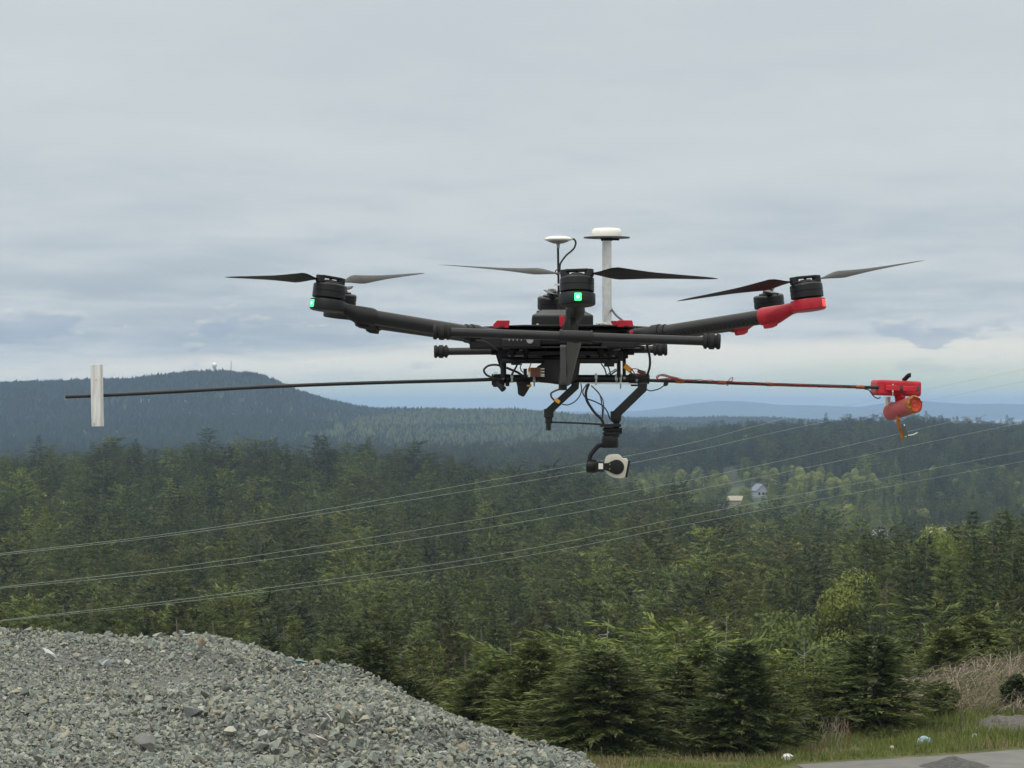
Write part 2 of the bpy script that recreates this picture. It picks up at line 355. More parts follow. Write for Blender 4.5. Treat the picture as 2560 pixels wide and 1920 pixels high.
def ground_mat():
    m, t, b, _ = new_mat('ground_cover')
    g = N(t, 'ShaderNodeNewGeometry'); sp = N(t, 'ShaderNodeSeparateXYZ'); t.links.new(g.outputs['Position'], sp.inputs[0])
    def noise(s, d=6, r=.6):
        n = N(t, 'ShaderNodeTexNoise'); n.inputs['Scale'].default_value = s; n.inputs['Detail'].default_value = d; n.inputs['Roughness'].default_value = r
        t.links.new(g.outputs['Position'], n.inputs['Vector']); return n.outputs[0]
    forest = ramp(t, noise(0.02), [(0.3, (0.022, 0.028, 0.016)), (0.55, (0.036, 0.042, 0.022)), (0.75, (0.05, 0.05, 0.026))])
    mead = ramp(t, noise(0.012, 7), [(0.35, (0.04, 0.058, 0.024)), (0.6, (0.07, 0.088, 0.034)), (0.8, (0.12, 0.115, 0.06))])
    far = mixc(t, ramp(t, noise(0.0045, 7, .65), [(0.47, 0.0), (0.55, 1.0)]), forest, mead)
    lot = ramp(t, noise(2.2, 8, .7), [(0.3, (0.12, 0.12, 0.115)), (0.55, (0.20, 0.20, 0.185)), (0.75, (0.27, 0.25, 0.22))])
    grass = ramp(t, noise(1.1, 7, .65), [(0.3, (0.05, 0.062, 0.022)), (0.55, (0.085, 0.09, 0.036)), (0.72, (0.14, 0.11, 0.07))])
    # verge: grass takes over beyond the open gravel
    e = math_n(t, 'ADD', sp.outputs[1], math_n(t, 'MULTIPLY', noise(0.35, 4), 6.0))
    near = mixc(t, ramp(t, math_n(t, 'MULTIPLY', math_n(t, 'SUBTRACT', e, 78.0), 0.25), [(0.0, 0.0), (1.0, 1.0)]), lot, grass)
    c = mixc(t, ramp(t, math_n(t, 'MULTIPLY', math_n(t, 'SUBTRACT', e, 107.0), 0.2), [(0.0, 0.0), (1.0, 1.0)]), near, forest)
    c = mixc(t, ramp(t, math_n(t, 'MULTIPLY', math_n(t, 'SUBTRACT', sp.outputs[1], 1300.0), 0.01), [(0.0, 0.0), (1.0, 1.0)]), c, far)
    t.links.new(c, b.inputs['Base Color']); b.inputs['Roughness'].default_value = 0.95; b.inputs['Specular IOR Level'].default_value = 0.15
    return m
GM = ground_mat()
go = add('ground', np_mesh('ground', np.stack([XX, DD, ZZ], -1).reshape(-1, 3), F, smooth=True), GM); tag(go, 'wooded ground falling from the gravel lot to the valley and hills', 'ground', kind='structure')

def sea_mat():
    m, t, b, _ = new_mat('sea_water')
    b.inputs['Base Color'].default_value = (0.02, 0.04, 0.05, 1); b.inputs['Roughness'].default_value = 0.25
    n = N(t, 'ShaderNodeTexNoise'); n.inputs['Scale'].default_value = 0.05; n.inputs['Detail'].default_value = 5
    g = N(t, 'ShaderNodeNewGeometry'); t.links.new(g.outputs['Position'], n.inputs['Vector'])
    bp = N(t, 'ShaderNodeBump'); bp.inputs['Strength'].default_value = 0.3; bp.inputs['Distance'].default_value = 2
    t.links.new(n.outputs[0], bp.inputs['Height']); t.links.new(bp.outputs[0], b.inputs['Normal']); return m
so_ = add('sea', np_mesh('sea', [(-15500, 6000, 0), (15500, 6000, 0), (15500, 30600, 0), (-15500, 30600, 0)], [(0, 1, 2, 3)]), sea_mat())
tag(so_, 'pale strip of sea below the far blue ridge', 'sea', kind='structure')

# haze
def haze():
    mb = MB(); mb.box((0, 15250, 66.5), (16500, 15500, 74.5))
    m = bpy.data.materials.new('haze_air'); m.use_nodes = True; t = m.node_tree; t.nodes.clear()
    v = N(t, 'ShaderNodeVolumePrincipled'); v.inputs['Color'].default_value = HAZE_COL; v.inputs['Density'].default_value = HAZE_DENS
    v.inputs['Anisotropy'].default_value = 0.0
    o = N(t, 'ShaderNodeOutputMaterial'); t.links.new(v.outputs[0], o.inputs['Volume'])
    ob = mb.build('haze', m, smooth=False); tag(ob, 'thin blue haze in the air over the valley', 'haze', kind='stuff')
HAZE_COL = (0.395, 0.585, 0.89, 1); HAZE_DENS = 0.76e-4
haze()

# ------------------------------------------------------------------ vegetation meshes
def foliage_mat(name, dark, light, tip, trans=0.12):
    m, t, b, out = new_mat(name)
    a = N(t, 'ShaderNodeAttribute'); a.attribute_name = 'tone'
    sp = N(t, 'ShaderNodeSeparateColor'); t.links.new(a.outputs['Color'], sp.inputs[0])
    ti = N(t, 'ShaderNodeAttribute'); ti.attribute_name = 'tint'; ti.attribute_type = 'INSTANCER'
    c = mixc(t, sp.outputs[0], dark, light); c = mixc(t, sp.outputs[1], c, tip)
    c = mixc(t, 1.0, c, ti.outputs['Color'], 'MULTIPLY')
    t.links.new(c, b.inputs['Base Color']); b.inputs['Roughness'].default_value = 0.6; b.inputs['Specular IOR Level'].default_value = 0.25
    tr = N(t, 'ShaderNodeBsdfTranslucent'); t.links.new(c, tr.inputs[0])
    mx = N(t, 'ShaderNodeMixShader'); mx.inputs[0].default_value = trans
    t.links.new(b.outputs[0], mx.inputs[1]); t.links.new(tr.outputs[0], mx.inputs[2]); t.links.new(mx.outputs[0], out.inputs[0])
    return m
M['fir'] = foliage_mat('fir_needles', (0.034, 0.048, 0.017), (0.078, 0.096, 0.030), (0.150, 0.165, 0.055))
M['leaf'] = foliage_mat('broad_leaves', (0.058, 0.078, 0.026), (0.115, 0.140, 0.042), (0.175, 0.185, 0.07), 0.3)
M['bark'] = plain('bark', (0.075, 0.06, 0.05), 0.9, noise=0.35, nscale=6)
M['deadwood'] = plain('bleached_wood', (0.24, 0.22, 0.195), 0.85, noise=0.3, nscale=8)
def norm(v): return v / np.maximum(np.linalg.norm(v, axis=-1, keepdims=True), 1e-9)
def sprays(P, D, L, Wd, tone, g, droop=0.25):
    """flat bent needle sprays: each a 4-gon kite (2 tris) at P along D"""
    n = len(P); D = norm(D)
    rnd = g.normal(size=(n, 3)); sd_ = norm(np.cross(D, rnd * 0.9 + np.array([0, 0, 0.7])))
    L = np.asarray(L).reshape(-1, 1) * np.ones((n, 1)); Wd = np.asarray(Wd).reshape(-1, 1) * np.ones((n, 1))
    mid = P + D * L * 0.45; tipp = P + D * L + np.array([0, 0, -1.0]) * L * droop
    V = np.stack([P, mid + sd_ * Wd, tipp, mid - sd_ * Wd], 1).reshape(-1, 3)
    Fq = np.arange(n * 4).reshape(n, 4)
    C = np.repeat(tone[:, None, :], 4, 1).copy(); C[:, 2, 1] = np.clip(C[:, 2, 1] + 0.35 * g.random(n), 0, 1)
    return V, Fq, C.reshape(-1, 3)
def conifer(seed, H=16.0, Rad=3.0, whorls=26, per=7, nside=7, sl=0.9, sw=0.22, base=0.06, power=0.8, droop=0.25, rough=0.25, tipgain=0.25, top_flat=0.0):
    g = np.random.default_rng(seed); Ps = []; Ds = []; Ls = []; Ts = []
    bend = g.normal(size=2) * 0.03 * H; side_bias = g.random() * 6.28
    tops = []
    for k in range(whorls):
        f = base + (1 - base) * (k / (whorls - 1)) ** 0.92
        f = min(f, 0.995); rr = Rad * ((1 - f) ** power + 0.03 + top_flat * (1 - f) ** .3) * (1 + rough * g.normal() * 0.5)
        if f < 0.3: rr *= 0.72 + 0.9 * f
        zc = f * H; cx, cy = bend * f * f
        nb = max(3, int(round(per * (0.6 + 0.5 * (1 - f)))))
        a0 = g.random() * 6.28
        for j in range(nb):
            if g.random() < 0.10: continue
            an = a0 + 6.283 * j / nb + g.normal() * 0.25
            ln = max(0.05 * H * 0.25, rr * (1 + rough * g.normal()) * (1 + 0.15 * math.cos(an - side_bias)))
            up = 0.55 * f - 0.22 + 0.12 * g.normal()
            dv = np.array([math.cos(an), math.sin(an), up]); dv /= np.linalg.norm(dv)
            tone0 = np.clip(0.45 + 0.28 * g.normal(), 0, 1)
            m = max(3, int(nside * (0.45 + ln / Rad)))
            ss = np.linspace(0.18, 1.0, m)
            zz = g.normal() * 0.04 * H / whorls
            for s in ss:
                p = np.array([cx, cy, zc + zz]) + dv * ln * s + np.array([0, 0, -droop * ln * s * s * (1 - f * 0.7) * 0.7])
                for sg in (-1, 1, 0):
                    d = dv.copy(); pr = np.array([-dv[1], dv[0], 0]); d = d * (0.75 + 0.5 * g.random()) + pr * sg * (0.75 + 0.4 * g.random()) + np.array([0, 0, 0.22 * g.normal() + 0.05])
                    if sg == 0 and s < 0.9 and g.random() < .45: d = d + np.array([0, 0, 0.8])
                    Ps.append(p + g.normal(size=3) * sl * 0.10); Ds.append(d)
                    Ls.append(sl * (0.55 + 0.7 * g.random()) * (1.15 - 0.55 * s * (sg != 0)) * (0.55 + 0.45 * min(1, ln / (Rad * .5))))
                    Ts.append((np.clip(tone0 + 0.16 * g.normal(), 0, 1), np.clip((s - 0.7) * tipgain * 2 + 0.1 * g.random(), 0, 1), 0))
    Ps = np.array(Ps); Ds = np.array(Ds); Ls = np.array(Ls); Ts = np.array(Ts)
    V, Fq, C = sprays(Ps, Ds, Ls, Ls * sw, Ts, g, droop=0.12)
    return np_mesh('fir_crown', V, Fq, C)
def trunk_mesh(H, r0, r1, bendx=0.0, n=7, seed=0):
    mb = MB(); g = random.Random(seed)
    pts = [Vector((bendx * (i / 6) ** 2 + g.uniform(-1, 1) * r0 * 0.3 * (i > 0), g.uniform(-1, 1) * r0 * 0.3 * (i > 0), H * i / 6 - (0.4 if i == 0 else 0))) for i in range(7)]
    mb.tube(pts, [r0 + (r1 - r0) * i / 6 for i in range(7)], n)
    me = bpy.data.meshes.new('trunk'); me.from_pydata([tuple(v) for v in mb.v], [], mb.f)
    me.polygons.foreach_set('use_smooth', [True] * len(me.polygons)); return me
def broadleaf(seed, H=9.0, Rx=3.0, lobes=13, leaves=1500, ls=0.095, zlo=0.35):
    g = np.random.default_rng(seed); Vs = []; Fs = []; Cs = []; n0 = 0; skel = []
    for k in range(lobes):
        f = (k + .5) / lobes; an = k * 2.4 + g.random() * .6
        zz = zlo + (0.95 - zlo) * f
        rad = Rx * math.sqrt(max(0.05, 1 - ((zz - 0.55) / 0.47) ** 2)) * (0.35 + 0.45 * g.random())
        if k > lobes - 3: rad *= .5
        c = np.array([math.cos(an) * rad, math.sin(an) * rad, zz * H * 0.95]); lr = Rx * (0.34 + 0.2 * g.random())
        skel.append(c)
        tl = 0.45 + 0.2 * g.normal()
        n = leaves
        d = norm(g.normal(size=(n, 3))); rr = lr * (0.55 + 0.45 * g.random((n, 1)) ** .5) * np.array([1, 1, 0.75])
        bump = 0.8 + 0.4 * vnoise(d[:, 0] * 3 + k * 9, d[:, 1] * 3 + d[:, 2] * 4, seed)[:, None]
        P = c + d * rr * bump; nn = norm(d + g.normal(size=(n, 3)) * 0.6 + np.array([0, 0, .4]))
        a = norm(np.cross(nn, g.normal(size=(n, 3)))); b = np.cross(nn, a); s = ls * (0.55 + 0.8 * g.random((n, 1)))
        V = np.stack([P - a * s, P - b * s * .55, P + a * s, P + b * s * .55], 1).reshape(-1, 3)
        C = np.zeros((n, 4, 3)); C[:, :, 0] = np.clip(tl + 0.2 * g.normal(size=(n, 1)), 0, 1); C[:, :, 1] = np.clip(0.35 * g.random((n, 1)) ** 2, 0, 1)
        Vs.append(V); Fs.append(np.arange(n * 4).reshape(n, 4) + n0); Cs.append(C.reshape(-1, 3)); n0 += n * 4
    return np_mesh('leaf_crown', np.concatenate(Vs), np.concatenate(Fs), np.concatenate(Cs)), skel
def limb_trunk(H, skel, r0, seed):
    mb = MB(); g = random.Random(seed)
    fork = Vector((g.uniform(-.2, .2), g.uniform(-.2, .2), H * 0.33))
    mb.tube([(0, 0, -0.5), (0.05, 0, H * .15), fork], [r0, r0 * .85, r0 * .7], 8)
    for c in skel:
        c = Vector(c); mid = fork.lerp(c, 0.5) + Vector((g.uniform(-.3, .3), g.uniform(-.3, .3), -0.1 * H * .3))
        mb.tube([fork, mid, c], [r0 * .5, r0 * .32, r0 * .1], 5)
    me = bpy.data.meshes.new('trunk'); me.from_pydata([tuple(v) for v in mb.v], [], mb.f)
    me.polygons.foreach_set('use_smooth', [True] * len(me.polygons)); return me
def snag_mesh(seed, H=9.0, r0=0.13, twigs=26):
    g = random.Random(seed); mb = MB()
    pts = [Vector((0, 0, -.5))]
    for i in range(1, 9): pts.append(Vector((g.uniform(-.02, .02) * H + pts[-1].x, g.uniform(-.02, .02) * H + pts[-1].y, H * i / 8)))
    mb.tube(pts, [r0 * (1 - i / 9.5) for i in range(9)], 6)
    for k in range(twigs):
        f = g.uniform(0.3, 0.97); i = min(7, int(f * 8)); p = pts[i].lerp(pts[i + 1], f * 8 - i); a = g.uniform(0, 6.28); L = H * g.uniform(.05, .16) * (1.25 - f)
        d = Vector((math.cos(a), math.sin(a), g.uniform(-.2, .7))); q = p + d * L * .55 + Vector((0, 0, g.uniform(-.1, .1) * L)); e = q + (d + Vector((g.uniform(-.5, .5), g.uniform(-.5, .5), g.uniform(0, .5)))) * L * .5
        mb.tube([p, q, e], [r0 * .3, r0 * .2, r0 * .07], 4)
    me = bpy.data.meshes.new('dead_trunk'); me.from_pydata([tuple(v) for v in mb.v], [], mb.f); return me

YOUNG = [conifer(100 + i, H=4.2, Rad=1.55 + .2 * (i % 2), whorls=25, per=15, nside=19, sl=0.26, sw=0.10, base=0.01, power=0.60, droop=0.05, rough=0.28, tipgain=0.5) for i in range(5)]
LOOSE = [conifer(150 + i, H=4.2, Rad=1.5 + .15 * i, whorls=[19, 17, 21][i], per=8, nside=17, sl=0.23, sw=0.09, base=0.02, power=[.5, .42, .6][i], droop=-0.22, rough=0.62, tipgain=0.9) for i in range(3)]
TALL = [conifer(200 + i, H=16, Rad=2.7 + .35 * (i % 3), whorls=34, per=9, nside=14, sl=0.50, sw=0.09, base=0.08, power=[0.75, 0.6, 0.9][i % 3], droop=0.25, rough=0.32, tipgain=0.4) for i in range(6)]
MID = [conifer(300 + i, H=16, Rad=[3.5, 2.4, 4.2, 3.0, 4.1, 3.4, 3.8, 2.1][i], whorls=[27, 27, 22, 27, 20, 24, 22, 27][i], per=9, nside=12, sl=[.55, .5, .6, .52, .6, .55, .6, .48][i], sw=0.105, base=[.08, .1, .25, .08, .35, .12, .3, .1][i], power=[0.75, 0.95, 0.5, 0.8, 0.38, 0.6, 0.42, 0.9][i], droop=[.25, .2, .1, .3, .05, .2, .08, .25][i], rough=[.34, .28, .5, .3, .55, .45, .55, .3][i], tipgain=0.55, top_flat=[0, 0, .15, 0, .3, .08, .25, 0][i]) for i in range(8)]
for m_ in YOUNG + LOOSE + TALL + MID: m_.materials.append(M['fir'])
BROAD = [broadleaf(400 + i, H=[9, 10, 8][i], Rx=[3.0, 2.6, 3.2][i], lobes=[14, 16, 13][i]) for i in range(3)]
BTR = [limb_trunk([9, 10, 8][i], BROAD[i][1], 0.2, i) for i in range(3)]
BROAD = [b[0] for b in BROAD]
for m_ in BROAD: m_.materials.append(M['leaf'])
TR_Y = trunk_mesh(3.9, 0.07, 0.012); TR_T = trunk_mesh(15.4, 0.2, 0.03)
for m_ in [TR_Y, TR_T] + BTR: m_.materials.append(M['bark'])
SNAG = [snag_mesh(i, 9.0, [0.085, 0.07, 0.09][i]) for i in range(3)]
for m_ in SNAG: m_.materials.append(M['deadwood'])
def tree(kind, crown, trunk, x, y, H, baseH, label, group=None, tint=(1, 1, 1), rz=None, wide=1.0, z=None):
    zb = float(gz(x, y)[0]) if z is None else z
    o = empty(kind, (x, y, zb - 0.05), label, 'tree', group)
    s = H / baseH; o.scale = (s * wide, s * wide, s); o.rotation_euler = (random.uniform(-.03, .03), random.uniform(-.03, .03), random.uniform(0, 6.28) if rz is None else rz)
    t = add('trunk', trunk, None, o)
    if crown is not None:
        c = add('crown', crown, None, o); c['tint'] = tuple(float(v) for v in tint)
        return o, c
    return o, t
def gx(px, d): return (px - 1280.0) / FPX * d
def top_h(px, py, d):
    """height of a tree at distance d whose tip shows at (px, py)"""
    x = gx(px, d); return W(px, py, d).z - float(gz(x, d)[0])

# ---- featured trees
CROWNS = []
feat = [  # px, top y, d, mesh list, index, base height, label, tint, wide
 (1335, 1600, 93.5, YOUNG, 0, 4.2, 'bushy dark young fir beside the foot of the gravel pile', (1.2, 1.25, 1.1), 1.6),
 (1529, 1625, 89.8, YOUNG, 1, 4.2, 'low bushy dark fir on the verge, right of the gravel pile', (1.0, 1.05, .95), 1.9),
 (1847, 1612, 89.6, YOUNG, 2, 4.2, 'darkest bushy fir on the verge, in front of the dead snag', (.72, .8, .72), 1.7),
 (2160, 1590, 95, YOUNG, 3, 4.2, 'wide dark fir above the grass strip, left of the brambles', (.95, 1.05, .95), 2.0),
 (2437, 1540, 112, YOUNG, 4, 4.2, 'wide olive fir behind the dry brambles at the right edge', (1.3, 1.3, 1.05), 1.7),
 (1957, 1725, 95, YOUNG, 0, 4.2, 'small yellowish fir between two dark firs on the verge', (1.9, 1.85, 1.2), 1.6),
 (1690, 1560, 116, YOUNG, 1, 4.2, 'feathery pale green fir with bare spiky tip behind the verge', (1.7, 1.8, 1.4), 1.6),
 (1425, 1668, 91, YOUNG, 3, 4.2, 'small green fir close beside the lower end of the gravel pile', (1.35, 1.4, 1.15), 1.7),
 (1262, 1640, 104, YOUNG, 0, 4.2, 'mid green fir rising behind the lowest slope of the gravel pile', (1.3, 1.4, 1.1), 1.6),
 (1700, 1690, 92, YOUNG, 4, 4.2, 'mid green fir filling the gap left of the darkest fir', (1.25, 1.3, 1.1), 1.8),
 (2030, 1728, 94, YOUNG, 2, 4.2, 'mid green fir between the small yellowish fir and the wide dark fir', (1.3, 1.35, 1.05), 1.7),
 (1600, 1590, 108, YOUNG, 3, 4.2, 'grey green fir behind the low dark fir on the verge', (1.45, 1.55, 1.3), 1.5),
 (1745, 1610, 110, YOUNG, 0, 4.2, 'soft green fir behind the left side of the darkest fir', (1.35, 1.45, 1.15), 1.5),
 (2085, 1655, 108, YOUNG, 4, 4.2, 'olive fir with feathery tips behind the left side of the wide dark fir', (1.5, 1.5, 1.15), 1.5),
 (2360, 1570, 108, YOUNG, 1, 4.2, 'mid green fir behind the left end of the dry brambles', (1.3, 1.35, 1.1), 1.6),
 (1440, 1590, 112, YOUNG, 2, 4.2, 'feathery fir standing behind the low dark fir by the gravel pile', (1.5, 1.6, 1.25), 1.5),
 (2310, 1500, 118, YOUNG, 3, 4.2, 'tall feathery fir with tangled top behind the wide dark fir', (1.4, 1.45, 1.15), 1.45),
 (2545, 1560, 109, YOUNG, 2, 4.2, 'grey green fir cut by the right edge above the brambles', (1.4, 1.45, 1.2), 1.6),
 (1190, 1680, 102, YOUNG, 4, 4.2, 'dark fir just behind the sloping right flank of the gravel pile', (1.15, 1.2, 1.05), 1.7),
]
for i, (px, ty, d, ml, mi, bh, lab, tint, wide) in enumerate(feat):
    if 'feathery' in lab or 'grey green' in lab or 'yellowish' in lab: ml, mi = LOOSE, i % 3
    tree('fir_tree', ml[mi], TR_Y, gx(px, d), d, max(2.2, top_h(px, ty, d)), bh, lab, None, tint, wide=wide)
for px, ty, d, bi, lab, tint, wide in [
 (2108, 1428, 285, 0, 'round yellow green broadleaf tree rising among dark firs', (1.55, 1.5, .95), 0.75),
 (1950, 1525, 200, 2, 'pale green broadleaf tree with a stepped crown beside the snag', (1.35, 1.45, 1.2), 0.78),
 (2350, 1312, 400, 0, 'bright green broadleaf crown at the top of the right wood', (1.6, 1.65, 1.0), 0.6),
 (2445, 1435, 290, 1, 'narrow light green broadleaf tree between tall dark firs', (1.45, 1.5, 1.0), 0.5),
 (1880, 1520, 260, 1, 'dull brownish green broadleaf tree behind the pale stepped one', (.9, .8, .75), 0.5),
 (2250, 1560, 210, 2, 'olive broadleaf tree between two feathery firs', (.75, .75, .7), 0.5)]:
    h = top_h(px, ty, d)
    tree('broadleaf_tree', BROAD[bi], BTR[bi], gx(px, d), d, h, [9, 10, 8][bi], lab, None, tint, wide=wide)
for px, ty, d, si, lab in [(1812, 1525, 103, 0, 'bleached dead snag standing behind the darkest fir'), (1790, 1575, 104, 1, 'short forked dead snag left of the tall bleached snag'),
                           (1520, 1545, 125, 2, 'thin dead tree tip above the feathery firs'), (1405, 1575, 128, 1, 'pale bare tree behind the foot of the gravel pile'), (2005, 1590, 125, 0, 'thin bare grey trunk in front of the round broadleaf tree')]:
    tree('dead_tree', None, SNAG[si], gx(px, d), d, top_h(px, ty, d), 9.0, lab)
for i, (px, ty, d, lab, tint, wide) in enumerate([
 (2310, 1345, 330, 'tall dark fir with layered boughs left of the tallest right trees', (.7, .75, .7), 1.0),
 (2495, 1284, 340, 'tall olive fir, topmost at the right edge', (1.0, 1.05, .8), 1.05),
 (2397, 1281, 380, 'dark fir with a flat umbrella top on the right skyline', (.6, .68, .65), 0.9),
 (2171, 1336, 420, 'dark fir tip at the left end of the right skyline', (.62, .7, .66), 0.9),
 (2250, 1352, 395, 'olive fir on the right skyline beside the bright broadleaf', (.85, .9, .75), 1.0),
 (2275, 1405, 225, 'dark fir with layered boughs below the bright broadleaf crown', (.62, .7, .62), .95),
 (2345, 1430, 205, 'dense dark fir left of the narrow light green broadleaf tree', (.7, .78, .68), .9),
 (2525, 1345, 225, 'broad dark fir in front of the topmost olive fir', (.75, .83, .7), 1.0),
 (2215, 1455, 235, 'deep green fir right of the round yellow green broadleaf tree', (.72, .8, .7), .85),
 (2415, 1385, 255, 'dark pointed fir under the flat umbrella topped fir', (.66, .74, .66), .8),
 (2010, 1470, 300, 'dark fir left of the round yellow green broadleaf tree', (.8, .86, .76), .8),
 (2575, 1330, 300, 'tall dark fir cut by the right edge of the view', (.8, .88, .75), 1.1)]):
    o, c = tree('fir_tree', TALL[i % 6], TR_T, gx(px, d), d, top_h(px, ty, d), 16, lab, None, tint, wide=wide * 1.25)

# ---- wood filled in behind, the nearest ones as things
KEEP = [(2108, 95, 285, 1600), (1950, 120, 200, 1700), (2350, 75, 400, 1365), (2445, 50, 290, 1540), (1880, 50, 260, 1560), (2250, 50, 210, 1600), (2310, 60, 330, 1560), (2495, 60, 340, 1420), (2397, 45, 380, 1330), (1690, 80, 116, 1700)]
def blocks(px, d, yt): return any(d < kd - 3 and abs(px - kx) < kw and yt < kb for kx, kw, kd, kb in KEEP)
PILE_PX = np.array([-400, 0, 150, 250, 380, 470, 560, 640, 700, 800, 900, 980, 1050, 1100, 1200, 1300, 1450, 1520])
PILE_Y = np.array([1580, 1570, 1566, 1580, 1590, 1578, 1590, 1610, 1640, 1670, 1682, 1710, 1745, 1772, 1822, 1862, 1905, 1960.])
TD = np.array([112, 150, 200, 280, 380, 470])
TY = {1300: [1690, 1635, 1585, 1550, 1500, 1450], 1900: [1660, 1610, 1565, 1510, 1450, 1420], 2250: [1650, 1580, 1510, 1440, 1375, 1350], 2560: [1650, 1560, 1450, 1365, 1315, 1330]}
def ytop(px, d):
    k = sorted(TY); v = [np.interp(d, TD, TY[q]) for q in k]; return np.interp(px, k, v)
def tint_of(px, d, g):
    r = g.random()
    b = 0.85 + 0.3 * g.random()
    if r < 0.52: c = np.array([0.90, 0.94, 0.92])
    elif r < 0.70: c = np.array([1.26, 1.22, 0.95])      # yellowish new growth
    elif r < 0.80: c = np.array([1.32, 1.10, 1.02])      # brown
    elif r < 0.90: c = np.array([1.35, 1.45, 1.45])      # grey green
    else: c = np.array([1.65, 1.60, 0.95])
    b *= 0.88 * math.exp(0.30 * g.normal())
    return c * b * np.array([1.03, 1.02, 0.95])
cells = []
y = 114.0
while y < 1260:
    sp = 5.2 if y < 200 else (7.2 if y < 470 else 7.4)
    x = -0.44 * y - 12
    while x < 0.44 * y + 12:
        cells.append((x + rng.uniform(-.45, .45) * sp, y + rng.uniform(-.45, .45) * sp)); x += sp
    y += sp
cells = np.array(cells); CZ = gz(cells[:, 0], cells[:, 1])
near_list = []; fp = []   # forest points: x,y,z,scale,idx,rot,tint
for (x, y), zb in zip(cells, CZ):
    px = 1280 + FPX * x / y
    if y < 470:
        yt = ytop(px, y) + rng.normal() * 26
        H = CAMZ + (HOR - yt) / FPX * y - zb
        if H < 2.0: continue
        H = min(H, 25)
        if blocks(px, y, yt): continue
        t_ = tint_of(px, y, rng)
        vis = -60 < px < 2620 and yt < np.interp(px, PILE_PX, PILE_Y) - 8
        if y < 330 or rng.random() < .85: near_list.append((y, x, H, t_, vis, zb))
    else:
        H = 16.5 * (1 + 0.22 * rng.normal()); H = min(max(8, H), 26)
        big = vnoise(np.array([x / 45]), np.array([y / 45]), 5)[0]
        t_ = tint_of(px, y, rng) * (0.85 + 0.3 * big) * (0.85 if y > 950 else 1.0)  # firs towards the crest tinted darker: cloud shadow put into their colour
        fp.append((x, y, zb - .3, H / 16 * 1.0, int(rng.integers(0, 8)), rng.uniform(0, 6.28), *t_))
near_list.sort(key=lambda a: a[0])
cnt = 0; CROWN_OB = {}
zone = lambda px: 'behind the gravel pile' if px < 1250 else ('in the middle of the wood, below the power lines' if px < 1950 else 'below the right skyline')
for (y, x, H, t_, vis, zb) in near_list:
    px = 1280 + FPX * x / y
    if vis and cnt < 265:
        if H < 8.5: ml, tr, bh = (YOUNG if random.random() < .5 else LOOSE), TR_Y, 4.2
        elif y < 330: ml, tr, bh = TALL, TR_T, 16
        else: ml, tr, bh = MID, TR_T, 16
        k = random.randrange(len(ml)); ok = None
        size = 'short young' if H < 8.5 else ('tall' if H > 15 else 'middling')
        col = 'yellowish green' if t_[0] > 1.15 * t_[2] else 'dark green'
        o, c = tree('fir_tree', ml[k], tr, x, y, H, bh, f'{size} {col} fir crowded {zone(px)}', f'{size} {col} firs {zone(px)}', t_, wide=1.12 if H > 12 else 1.2, z=zb)
        if ml is MID and k not in CROWN_OB: CROWN_OB[k] = c
        cnt += 1
    else:
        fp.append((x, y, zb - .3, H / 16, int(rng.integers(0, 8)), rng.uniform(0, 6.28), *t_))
while len(CROWN_OB) < 8:
    k = [i for i in range(8) if i not in CROWN_OB][0]; d = 300 + 7 * k; px = 420 + 150 * k
    o, c = tree('fir_tree', MID[k], TR_T, gx(px, d), d, 17, 16, 'tall dark green fir crowded behind the gravel pile', 'tall dark green firs behind the gravel pile'); c['tint'] = (1., 1., 1.); CROWN_OB[k] = c
kinds = bpy.data.collections.new('tree_kinds')
for k in range(8): kinds.objects.link(CROWN_OB[k])
KN = sorted(o.name for o in kinds.objects); order = {CROWN_OB[k].name: k for k in range(6)}

